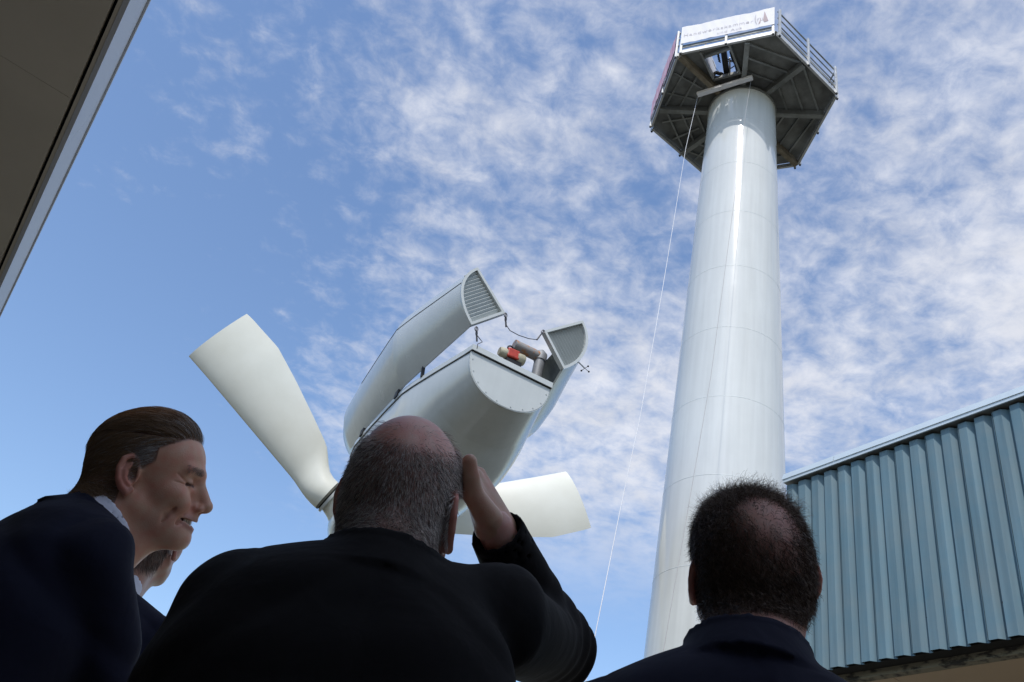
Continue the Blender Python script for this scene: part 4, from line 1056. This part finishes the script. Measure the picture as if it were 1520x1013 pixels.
    if o.get('face') != 'none':
        zw = Z - 6 * X * X; lips = np.clip(1.3 - np.minimum(np.abs(zw + 0.0640), np.abs(zw + 0.0810)) / 0.0055, 0, 1) * (Y + 14 * X * X > 0.093) * (np.abs(X) < 0.034); blend(lips * 0.6, (0.42, 0.15, 0.13))
        inside = ((np.abs(Z - 6 * X * X + 0.0722) < 0.0066) & (Y + 14 * X * X < 0.093) & (Y > 0.055) & (np.abs(X) < 0.034)).astype(float) * (o.get('face') == 'smile'); blend(inside * 0.85, (0.10, 0.02, 0.02))
        brow = np.clip(1 - np.abs(Z - 0.0225 - 0.06 * np.abs(np.abs(X) - 0.025)) / 0.006, 0, 1) * (np.abs(X) > 0.010) * (np.abs(X) < 0.05) * (Y > 0.06); blend(brow * 0.45, (0.16, 0.11, 0.08))
        lash = np.clip(1.5 - np.abs(Z + 0.0040) / 0.0030, 0, 1) * (np.abs(X) > 0.019) * (np.abs(X) < 0.045) * (Y > 0.070); blend(lash * 0.8, (0.05, 0.03, 0.025))
        beard = np.clip((-Z - 0.050) / 0.03, 0, 1) * np.clip((Y + 0.02) / 0.05, 0, 1) * np.clip((0.14 + Z) / 0.03, 0, 1); blend(beard * 0.18, (0.25, 0.20, 0.18))
    if 'scalp' in spec:
        mk, colr = spec['scalp']; blend(np.clip(mk(V2), 0, 1), colr)
    Vs = [V1, HO + V2 @ HM.T]; Qs = [Q1, Q2 + len(V1)]; Cs = [np.tile(tone, (len(V1), 1)), C2]
    # hands
    for side, (e, w) in (('L', AL), ('R', AR)):
        hspec = spec.get('hand' + side)
        if hspec is None:
            dv = (w - e) / np.linalg.norm(w - e); s = -1 if side == 'L' else 1
            pal = -br * s; fw = np.cross(dv, pal) * (1 if side == 'L' else 1); fw = bf - dv * (bf @ dv); fw /= np.linalg.norm(fw)
            ch = []
            for i, (ox, ln) in enumerate(((0.030, 0.070), (0.010, 0.078), (-0.010, 0.072), (-0.028, 0.058))):
                k0 = w + dv * (0.095 - 0.006 * abs(i - 1)) + fw * ox; k1 = k0 + (dv + pal * 0.25) / 1.03 * ln * 0.45; k2 = k1 + (dv * 0.85 + pal * 0.5) * ln * 0.32; k3 = k2 + (dv * 0.6 + pal * 0.8) * ln * 0.25
                ch.append([w + dv * 0.01 + fw * ox * 0.5, k0, k1, k2, k3])
            th = [w + dv * 0.015 + fw * 0.02, w + dv * 0.05 + fw * 0.042 + pal * 0.01, w + dv * 0.085 + fw * 0.052 + pal * 0.018, w + dv * 0.110 + fw * 0.048 + pal * 0.026]
            hspec = (ch, th)
        ch, th = hspec
        def fh(P, ch=ch, th=th, e=e, w=w):
            d = s_cone(P, w + (e - w) * 0.35, w, 0.0265, 0.0235)
            for i, c in enumerate(ch):
                r0 = (0.0145, 0.0100, 0.0088, 0.0078, 0.0070) if i < 3 else (0.0140, 0.0088, 0.0078, 0.0070, 0.0062)
                d = smin(d, s_cone(P, c[0], c[1], r0[0], r0[1] + 0.001), 0.009)
            for i, c in enumerate(ch):
                r0 = (0.0145, 0.0100, 0.0088, 0.0078, 0.0070) if i < 3 else (0.0140, 0.0088, 0.0078, 0.0070, 0.0062)
                for j in range(1, len(c) - 1): d = smin(d, s_cone(P, c[j], c[j + 1], r0[j], r0[j + 1]), 0.004)
            rt = (0.019, 0.0145, 0.0112, 0.0098, 0.0085)
            for j in range(len(th) - 1): d = smin(d, s_cone(P, th[j], th[j + 1], rt[j], rt[j + 1]), 0.008 if j == 0 else 0.003)
            return d
        allp = np.array([p for c in ch for p in c] + list(th) + [w, w + (e - w) * 0.35])
        V3_, Q3_ = skin_sdf(fh, allp.min(0) - 0.035, allp.max(0) + 0.035, 0.0028)
        off = sum(len(v) for v in Vs); Vs.append(V3_); Qs.append(Q3_ + off); Cs.append(np.tile(np.array(spec.get('hand_tone', tone)), (len(V3_), 1)))
    body = link('body', np_mesh('body', np.concatenate(Vs), np.concatenate(Qs), np.concatenate(Cs)), MT['skin'], root); place(body)
    # ---------- jacket
    cr = spec.get('collar_r', 0.070)
    cc = Nk + bu * spec.get('collar_up', 0.005) + bfw * 0.018
    ctil = math.radians(spec.get('collar_tilt', 18))
    cu_ = bu * math.cos(ctil) + bfw * math.sin(ctil); cf_ = bfw * math.cos(ctil) - bu * math.sin(ctil)
    CM = np.stack([br, cf_, cu_], 1).astype(np.float32)
    sr = spec.get('sleeve', 1.0)
    hem = B(0, 0, -0.80)[2]
    def jacket(P):
        sr_y = spec.get('yoke', 0.052)
        d = s_cone(P, B(-0.03, -0.01, -0.035), SL + bu * 0.016, 0.064, sr_y - 0.013)
        d = smin(d, s_cone(P, B(0.03, -0.01, -0.035), SR + bu * 0.016, 0.064, sr_y - 0.013), 0.03)
        d = smin(d, s_ell(P, B(0, 0.0, -0.20), (0.200 * k, 0.128 * k, 0.235), Tm), 0.055)
        d = smin(d, s_ell(P, B(-0.09, -0.055, -0.15), (0.09 * k, 0.06, 0.12), Tm), 0.05)
        d = smin(d, s_ell(P, B(0.09, -0.055, -0.15), (0.09 * k, 0.06, 0.12), Tm), 0.05)
        d = smin(d, s_ell(P, B(0, 0.005, -0.44), (0.180 * k, 0.125 * k, 0.22), Tm), 0.06)
        d = smin(d, s_cone(P, B(-0.04, 0, -0.50), V3(*(hip - br * 0.06)[:2], hem - 0.05), 0.125 * k, 0.135 * k), 0.05)
        d = smin(d, s_cone(P, B(0.04, 0, -0.50), V3(*(hip + br * 0.06)[:2], hem - 0.05), 0.125 * k, 0.135 * k), 0.05)
        for i, (S, (e, w)) in enumerate(((SL, AL), (SR, AR))):
            wv = (w - e) / np.linalg.norm(w - e); sv_ = (e - S) / np.linalg.norm(e - S)
            a = s_cone(P, S - bu * 0.014 - br * (0.006 * (-1 if i == 0 else 1)), e, 0.055 * sr, 0.053 * sr); b_ = s_cone(P, e, w - wv * 0.012, 0.054 * sr, 0.037 * sr)
            # creases around the elbow
            te = (P - e.astype(np.float32)) @ wv.astype(np.float32); ts = (P - e.astype(np.float32)) @ sv_.astype(np.float32)
            a = smin(a, b_, 0.02)
            near = np.exp(-((np.linalg.norm(P - e.astype(np.float32), axis=1) / 0.10) ** 2))
            a = a + near * 0.0045 * (np.sin((te - ts) * 75 + vn_noise(P, 22, 5 + i) * 3.0) + vn_noise(P, 60, 15 + i) * 0.5)
            sh_ = np.exp(-((np.linalg.norm(P - S.astype(np.float32), axis=1) / 0.11) ** 2))
            d = smin(d, a, 0.018)
            # sleeve-head seam
            cut = (P - (S + sv_ * 0.006 - br * (0.012 * (-1 if i == 0 else 1))).astype(np.float32)) @ br.astype(np.float32)
            seam = np.exp(-(cut / 0.004) ** 2) * np.clip(1 - np.linalg.norm(P - S.astype(np.float32), axis=1) / 0.10, 0, 1)
            d = d + seam * 0.003
        # drag folds across the back
        q = (P - Nk.astype(np.float32)) @ Tm.astype(np.float32)
        fold = spec.get('fold', (0.8, 0.5))
        fa = np.sin(q[:, 0] * 38 * fold[0] + q[:, 2] * 46 * fold[1] + vn_noise(P, 9, 11) * 2.0) * 0.5 + np.sin(q[:, 0] * 21 - q[:, 2] * 60 + vn_noise(P, 12, 12) * 2.2) * 0.5
        c1_ = np.maximum(0, 1 - np.abs(np.sin(q[:, 0] * 11 + q[:, 2] * 17 + vn_noise(P, 7, 21) * 1.5)) * 2.2); c2_ = np.maximum(0, 1 - np.abs(np.sin(q[:, 0] * -13 + q[:, 2] * 15 + vn_noise(P, 8, 22) * 1.6)) * 2.4)
        d = d + (c1_ * (q[:, 0] > -0.02) + c2_ * (q[:, 0] < 0.02)) * 0.005 * np.clip(-q[:, 2] / 0.06, 0, 1)
        d = d + fa * 0.0030 * np.clip(-q[:, 2] / 0.08, 0, 1)
        d = d - np.exp(-(q[:, 0] / 0.0022) ** 2) * 0.0 + np.exp(-(q[:, 0] / 0.003) ** 2) * 0.0012 * (q[:, 1] < 0)
        d = d + vn_noise(P, 18, 3) * 0.002
        # open at the hem and the cuffs, hollow at the neck
        d = smax(d, (hem - P[:, 2]), 0.01)
        c = (P - cc.astype(np.float32)) @ CM
        rr = np.sqrt((c[:, 0]) ** 2 + (c[:, 1] * 0.94) ** 2)
        hole = np.maximum(rr - cr * 0.90, -(c[:, 2] + 0.03)); d = smax(d, -hole, 0.006)
        # folded collar band
        flare = cr + 0.006 + np.clip(-(c[:, 2] - 0.012), 0, 0.05) * 0.34
        open_front = c[:, 1] - 0.035
        ch_ = 0.020 - np.clip(c[:, 1], 0, 1) * 0.2
        colr = np.maximum(np.abs(rr - flare) - 0.0042, np.abs(c[:, 2] + 0.006) - (ch_ + 0.006)) - 0.0012
        colr = np.maximum(colr, open_front); d = smin(d, colr, 0.007)
        # V opening with shirt at the front
        vf = np.maximum(np.abs(q[:, 0]) - 0.075 - (q[:, 2]) * 0.22, -(q[:, 1] - 0.02)); d = np.where(q[:, 2] < 0.05, smax(d, -np.maximum(vf, q[:, 2] - 0.05), 0.006), d)
        for (S, (e, w)) in ((SL, AL), (SR, AR)):
            wv = (w - e) / np.linalg.norm(w - e); d = np.where(np.linalg.norm(P - w.astype(np.float32), axis=1) < 0.09, smax(d, (P - (w - wv * 0.006).astype(np.float32)) @ wv.astype(np.float32), 0.004), d)
            d = smax(d, -s_cone(P, w - wv * 0.05, w + wv * 0.05, 0.029 * sr, 0.029 * sr), 0.003)
        return d * 0.85
    lo2 = lo.copy(); hi2 = np.maximum(hi, Nk + 0.12); lo2 = np.minimum(lo2, Nk - 0.3); lo2[2] = hem - 0.03
    Vj, Qj = skin_sdf(jacket, lo2, hi2, spec.get('jres', 0.0065))
    jk = link('jacket', np_mesh('jacket', Vj, Qj), MT[spec['suit']], root); place(jk)
    # ---------- shirt: collar band and chest
    def shirt(P):
        c = (P - cc.astype(np.float32)) @ CM; rr = np.sqrt(c[:, 0] ** 2 + (c[:, 1] * 0.94) ** 2)
        up_ = spec.get('shirt_up', 0.026)
        d = np.maximum(np.abs(rr - (cr * 0.93 + np.clip(-(c[:, 2] - up_), 0, .06) * 0.10)) - 0.0024, np.abs(c[:, 2] - up_ + 0.03) - 0.03) - 0.0012
        q = (P - Nk.astype(np.float32)) @ Tm.astype(np.float32)
        ch = s_ell(P, B(0, 0.012, -0.18), (0.165 * k, 0.108 * k, 0.20), Tm); return np.minimum(d, ch)
    Vx, Qx = skin_sdf(shirt, Nk - 0.36, Nk + 0.12, 0.005 if spec.get('face_az', 0) else 0.005)
    sx = link('shirt', np_mesh('shirt', Vx, Qx), MT['shirt'], root); place(sx)
    # ---------- trousers and shoes
    def trou(P):
        d = None
        for hp, kn, an_, ft in legs:
            a = smin(s_cone(P, hp, kn, 0.094, 0.070), s_cone(P, kn, an_ - V3(0, 0, 0.02), 0.070, 0.058), 0.03); d = a if d is None else smin(d, a, 0.03)
        d = smin(d, s_ell(P, hip + V3(0, 0, 0.0), (0.165, 0.115, 0.12)), 0.05); d = smax(d, 0.045 - P[:, 2], 0.004)
        return (d + vn_noise(P, 22, 8) * 0.003) * 0.9
    lt = np.array([min(l[3][0] for l in legs) - .22, min(l[3][1] for l in legs) - .22, 0.03]); ht = np.array([max(hip[0], legs[0][0][0], legs[1][0][0]) + .24, max(hip[1], legs[0][0][1]) + .24, hip[2] + 0.14])
    lt = np.minimum(lt, np.array([hip[0] - .24, hip[1] - .24, 0.03]))
    Vt, Qt = skin_sdf(trou, lt, ht, 0.014); tr = link('trousers', np_mesh('trousers', Vt, Qt), MT['trousers'], root); place(tr)
    for hp, kn, an_, ft in legs:
        def shoe(P, an_=an_, ft=ft):
            d = s_cone(P, an_ - V3(0, 0, 0.035) - bf * 0.01, ft + bf * 0.07 + V3(0, 0, 0.045), 0.043, 0.040); d = smin(d, s_fcone(P, ft + bf * 0.06 + V3(0, 0, 0.035), ft + bf * 0.17 + V3(0, 0, 0.03), 0.048, 0.036, 0.7, (0, 0, 1)), 0.03)
            return smax(d, 0.004 - P[:, 2], 0.003)
        a_ = ft - 0.26; b_ = ft + 0.26; a_[2] = -0.01; b_[2] = 0.16
        Vz, Qz = skin_sdf(shoe, a_, b_, 0.007); z_ = link('shoe', np_mesh('shoe', Vz, Qz), MT['shoe'], root); place(z_)
    if o.get('face') == 'smile':
        m = MB()
        for i in range(-4, 5):
            x = i * 0.0056; y = 0.0930 - 14 * x * x; p = HO + HM @ V3(x * o.get('wide', 0.92), y, -0.0700 + 6.0 * x * x)
            m.box(p, HM[:, 0] * 0.00265, HM[:, 1] * 0.002, HM[:, 2] * 0.0048)
        m.build('teeth', MT['tooth'], root, bevel=0.0006)
    # ---------- hair
    Vh, Qh, Ch = [], [], []; off = 0
    keep = np.linalg.norm(V2 - np.array([0, -0.01, 0.02]), axis=1) < 0.16
    for hs_ in spec['hair']:
        a, b, c = grow_hair(V2, Q2, **hs_); Vh.append(a); Qh.append(b + off); Ch.append(c); off += len(a)
    hm = link('hair', np_mesh('hair', HO + np.concatenate(Vh) @ HM.T, np.concatenate(Qh), np.concatenate(Ch), smooth=True), MT['hair'], root); place(hm)
    return root, B, HO, HM

def sstep(a, b, x): t = np.clip((x - a) / (b - a), 0, 1); return t * t * (3 - 2 * t)
def ear_free(P):      # no hair on the ears and below the hairline of the nape
    e = np.linalg.norm((np.abs(P[:, :1]) - 0.083) * 1.0, axis=1)
    er = (np.abs(P[:, 0]) > 0.0775) & (P[:, 2] < 0.03) & (P[:, 2] > -0.06) & (P[:, 1] > -0.045)
    front_ear = (np.abs(P[:, 0]) > 0.055) & (P[:, 2] < 0.028) & (P[:, 1] > -0.022)
    return 1.0 - (er | front_ear)

# ----- man in the middle: short grey hair round a bald crown, hand raised to shade his eyes
def hair_zone_mid(P):
    x, y, z = P.T
    crown = np.hypot(x / 0.058, (y + 0.012) / 0.078)            # bald oval on top
    top = sstep(0.92, 1.18, crown + (z < 0.06) * 2)
    nape = sstep(-0.050, -0.030, z + 0.10 * np.clip(-y - 0.06, 0, 1))
    nape = np.where(y > -0.03, sstep(-0.01, 0.01, z), nape)
    face_ = np.where(y > 0.045, sstep(0.0, 1.0, (np.abs(x) - 0.05) / 0.01) * (z > 0.03) * (y < 0.06), 1)
    return top * nape * face_ * ear_free(P)
def dir_mid(P, nr, r):
    down = np.array([0, -0.35, -1.0]); t = down - nr * (nr @ down)[:, None]; t /= np.maximum(np.linalg.norm(t, axis=1)[:, None], 1e-6)
    d = nr * 0.48 + t * 0.88 + r.normal(scale=0.15, size=nr.shape); return d / np.linalg.norm(d, axis=1)[:, None]
def col_mid(P, r):
    n = len(P); w = r.random(n) ** 1.2; side = sstep(0.0, 0.075, np.abs(P[:, 0]))
    g = np.clip(0.28 + 0.62 * w * (0.6 + 0.7 * side), 0, 0.88); c = np.stack([g * 1.0, g * 0.93, g * 0.86], 1); dk_ = r.random(n) < (0.42 - 0.25 * side); c[dk_] = np.array([0.055, 0.042, 0.034]); return c
ELB = at(822, 964, 1.35); WRI = at(735, 784, 1.225)
def hand_right_mid():
    K = [at(700, 726, 1.232), at(701, 715, 1.252), at(705, 707, 1.274), at(711, 704, 1.292)]     # index .. little knuckles
    W0 = [WRI + CR * a + CF * b for a, b in ((-0.014, -0.006), (-0.004, 0.004), (0.006, 0.012), (0.015, 0.018))]
    tips = []
    for i, kp in enumerate(K):
        f1 = (-CR * 0.80 + CU * 0.42 + CF * 0.30); f1 /= np.linalg.norm(f1); f2 = (-CR * 0.95 + CU * 0.02 + CF * 0.30); f2 /= np.linalg.norm(f2)
        l = (0.044, 0.048, 0.045, 0.036)[i]
        p1 = kp + f1 * l; p2 = p1 + f2 * l * 0.62; p3 = p2 + f2 * l * 0.5
        tips.append([W0[i], kp, p1, p2, p3])
    th = [at(724, 768, 1.21), at(703, 735, 1.195), at(699, 707, 1.188), at(697, 685, 1.186)]
    return tips, th
mid, Bm, HOm, HMm = make_person('bald grey-haired man in black suit, back turned, shading his eyes with raised hand', dict(
    head=(16.5, 30.0, 4.1), ho=(-0.089, 1.094, 1.617), neck=(-0.083, 1.005, 1.466), face_az=-4, sh=(0.152, 0.152), shz=(-0.056, 0.026), shy=(0.0, 0.03), bulk=1.05, suit='suit_black',
    arms={'R': (ELB, WRI)}, handR=hand_right_mid(), head_opt=dict(face='none', wide=0.885, ear=1.16, ear_out=0.0, neck_k=1.16, folds=((-0.062, -0.098), (-0.078, -0.100))),
    skin=(0.64, 0.36, 0.29), hand_tone=(0.58, 0.36, 0.25), collar_r=0.072, collar_up=0.012, collar_tilt=10, shirt_up=0.004, sleeve=1.10,
    scalp=(lambda P: hair_zone_mid(P) * 0.55, (0.26, 0.20, 0.17)),
    hair=[dict(dens_fn=hair_zone_mid, n=30000, length_fn=lambda p: np.full(len(p), 0.0095), dir_fn=dir_mid, color_fn=col_mid, width=0.00042, seg=3, seed=3),
          dict(dens_fn=lambda P: (1 - hair_zone_mid(P)) * (P[:, 2] > 0.055) * (np.hypot(P[:, 0] / 0.058, (P[:, 1] + 0.012) / 0.078) > 0.62) * (P[:, 1] < 0.06), n=900, length_fn=lambda p: np.full(len(p), 0.013), dir_fn=dir_mid, color_fn=col_mid, width=0.0003, seg=3, seed=4)]))

# ----- man at right: curly brown hair thinning on the crown
def hair_zone_right(P):
    x, y, z = P.T
    nape = sstep(-0.050, -0.034, z + 0.10 * np.clip(-y - 0.06, 0, 1)); nape = np.where(y > -0.045, sstep(-0.03, -0.005, z), nape * np.where(np.abs(x) > 0.048, sstep(-0.035, -0.020, z), 1))
    face_ = np.where(y > 0.055, (z > 0.075), 1)
    crown = np.hypot((x - 0.012) / 0.050, (y + 0.062) / 0.050); thin = 0.07 + 0.93 * sstep(0.35, 1.5, crown + (z < 0.03) * 2)
    sn = (y + 0.03) * -0.6 + z * -0.8; thin = thin * sstep(0.082, 0.070, sn)
    return nape * face_ * thin * ear_free(P)
def dir_right(P, nr, r):
    down = np.array([0.0, -0.5, -0.8]); t = down - nr * (nr @ down)[:, None]; t /= np.maximum(np.linalg.norm(t, axis=1)[:, None], 1e-6)
    d = nr * 0.22 + t * 0.90 + r.normal(scale=0.17, size=nr.shape); return d / np.linalg.norm(d, axis=1)[:, None]
def col_right(P, r):
    n = len(P); w = r.random(n); c = np.array([0.075, 0.048, 0.031]) * (0.5 + 1.2 * w)[:, None]; g = r.random(n) < 0.14 + 0.4 * sstep(0.075, 0.11, P[:, 2]); c[g] = np.array([0.28, 0.225, 0.18]); return c
right, Br, HOr, HMr = make_person('man with thinning dark curly hair and navy jacket, seen from behind at right', dict(
    head=(1.5, 39.9, -13.4), ho=(0.42, 1.188, 1.686), neck=(0.385, 1.085, 1.488), face_az=14, sh=(0.185, 0.175), shz=(-0.085, -0.075), bulk=1.04, suit='suit_navy',
    arms={}, head_opt=dict(face='none', wide=1.02, ear=0.98, neck_k=1.18), skin=(0.54, 0.30, 0.24), collar_r=0.071, collar_up=0.027, collar_tilt=12, shirt_up=0.022,
    scalp=(lambda P: hair_zone_right(P) * 0.75, (0.07, 0.05, 0.04)),
    hair=[dict(dens_fn=hair_zone_right, n=26000, length_fn=lambda p: 0.016 + 0.012 * sstep(0.05, 0.10, p[:, 2]) * sstep(-0.02, 0.03, p[:, 1]), dir_fn=dir_right, color_fn=col_right, width=0.0006, seg=10, curl=0.0026, curl_f=300, seed=5, lift=0.0015),
          dict(dens_fn=lambda P: ((P[:, 1] > -0.03) & (P[:, 1] < 0.06) & (P[:, 2] > 0.085)).astype(float), n=1500, length_fn=lambda p: np.full(len(p), 0.026), dir_fn=lambda p, nr, r: (lambda d: d / np.linalg.norm(d, axis=1)[:, None])(nr * 0.6 + r.normal(scale=0.4, size=nr.shape) + np.array([0, -0.4, 0])), color_fn=lambda P, r: np.tile([0.24, 0.185, 0.145], (len(P), 1)) * (0.5 + r.random(len(P)))[:, None], width=0.0005, seg=12, curl=0.0045, curl_f=260, seed=15)]))

# ----- smiling man at left, combed hair with grey temples
def hair_zone_left(P):
    x, y, z = P.T
    hl = 0.078 + 0.25 * np.clip(np.abs(x) - 0.03, 0, 1) * -1                # frontal hairline
    front = np.where(y > 0.02, sstep(-0.004, 0.004, z - (0.050 + 0.62 * (y - 0.02) - 0.35 * np.clip(0.035 - np.abs(x), 0, 1))), 1)
    side = np.where((y > -0.005) & (y <= 0.052), sstep(-0.002, 0.010, z - (0.004 + 0.85 * np.clip(y + 0.0, 0, 1))), 1)
    nape = sstep(-0.085, -0.070, z + 0.10 * np.clip(-y - 0.06, 0, 1)); nape = np.where(y > -0.028, sstep(-0.022, -0.010, z), nape)
    return front * side * nape * ((np.abs(x) < 0.0775) | (z > 0.03) | (y < -0.045))
def dir_left(P, nr, r):
    x, y, z = P.T
    fl = np.stack([np.sign(x) * 0.12 + 0 * x, -np.ones(len(P)), np.where(z > 0.07, 0.15, -0.45)], 1)
    t = fl - nr * (fl * nr).sum(1)[:, None]; t /= np.maximum(np.linalg.norm(t, axis=1)[:, None], 1e-6)
    lift = np.where((z > 0.07) & (y > 0.02), 0.24, 0.08)[:, None]
    d = nr * lift + t * 0.95 + r.normal(scale=0.06, size=nr.shape); return d / np.linalg.norm(d, axis=1)[:, None]
def col_left(P, r):
    x, y, z = P.T; n = len(P); w = r.random(n); c = np.array([0.26, 0.165, 0.092]) * (0.55 + 0.9 * w)[:, None]
    temple = sstep(-0.02, 0.02, y) * sstep(0.075, 0.045, z) * (np.abs(x) > 0.04); fr_ = sstep(0.05, 0.075, y) * (z > 0.06)
    g = r.random(n) < (0.68 * temple + 0.45 * fr_ + 0.05); c[g] = np.array([0.48, 0.46, 0.44]) * (0.7 + 0.5 * r.random(g.sum()))[:, None]
    top = sstep(0.085, 0.11, z) * 0.8; c = c * (1 + top[:, None] * np.array([0.9, 0.6, 0.35])); return c
SRL = at(168, 822, 1.50)
left, Bl, HOl, HMl = make_person('smiling man in navy suit with combed hair and grey temples, in profile at left', dict(
    head=(84.8, 6.6, 18.9), ho=(-0.598, 1.552, 1.770), neck=tuple(V3(-0.700, 1.500, 1.655) + CR * 0.034 - CU * 0.046), face_az=48, lean=10, sh=0.185, shz=(-0.065, -0.075), bulk=1.04, suit='suit_navy2',
    arms={'R': (at(160, 1048, 1.37), at(172, 1230, 1.29))}, head_opt=dict(face='smile', ear=1.05, neck_k=0.98), skin=(0.68, 0.375, 0.25), collar_r=0.067, collar_up=0.0, collar_tilt=26, shirt_up=0.046, hres=0.0019,
    scalp=(lambda P: hair_zone_left(P) * 0.8, (0.08, 0.055, 0.04)),
    hair=[dict(dens_fn=hair_zone_left, n=30000, length_fn=lambda p: 0.030 + 0.020 * sstep(0.05, 0.09, p[:, 2]), dir_fn=dir_left, color_fn=col_left, width=0.0005, seg=8, seed=7, droop=0.05, lift=0.0012, hug=lambda p: 0.002 + 0.003 * sstep(0.04, 0.09, p[:, 2]) + 0.005 * sstep(-0.02, 0.05, p[:, 1]) * sstep(0.06, 0.09, p[:, 2])),
          dict(dens_fn=lambda P: ((np.abs(P[:, 2] - 0.0235) < 0.006) & (np.abs(P[:, 0]) > 0.012) & (np.abs(P[:, 0]) < 0.050) & (P[:, 1] > 0.06)).astype(float), n=900, length_fn=lambda p: np.full(len(p), 0.007), dir_fn=dir_left, color_fn=lambda P, r: np.tile([0.10, 0.07, 0.05], (len(P), 1)), width=0.0003, seg=3, seed=8)]))

# ----- fourth man mostly hidden behind the smiling one
def hair_zone_4(P): return hair_zone_right(P) * 0 + np.where(P[:, 1] > -0.03, sstep(-0.02, 0.0, P[:, 2]), sstep(-0.085, -0.065, P[:, 2])) * np.where(P[:, 1] > 0.05, P[:, 2] > 0.07, 1) * ear_free(P)
ho4 = at(224, 794, 2.12)
fourth, B4, HO4, HM4 = make_person('man hidden behind the smiling man, only jaw, ear lobe and white collar showing', dict(
    head=(6, 24.0, 2.0), ho=tuple(ho4), neck=tuple(ho4 + V3(-0.030, -0.055, -0.190)), face_az=10, sh=0.18, shz=(-0.07, -0.07), suit='suit_navy',
    arms={}, head_opt=dict(face='plain', ear=1.05), skin=(0.50, 0.29, 0.22), collar_r=0.068, collar_up=0.012, collar_tilt=12, shirt_up=0.052, hres=0.003,
    scalp=(lambda P: hair_zone_4(P) * 0.7, (0.09, 0.07, 0.06)),
    hair=[dict(dens_fn=hair_zone_4, n=12000, length_fn=lambda p: np.full(len(p), 0.014), dir_fn=dir_mid, color_fn=col_right, width=0.0005, seg=3, seed=9)]))
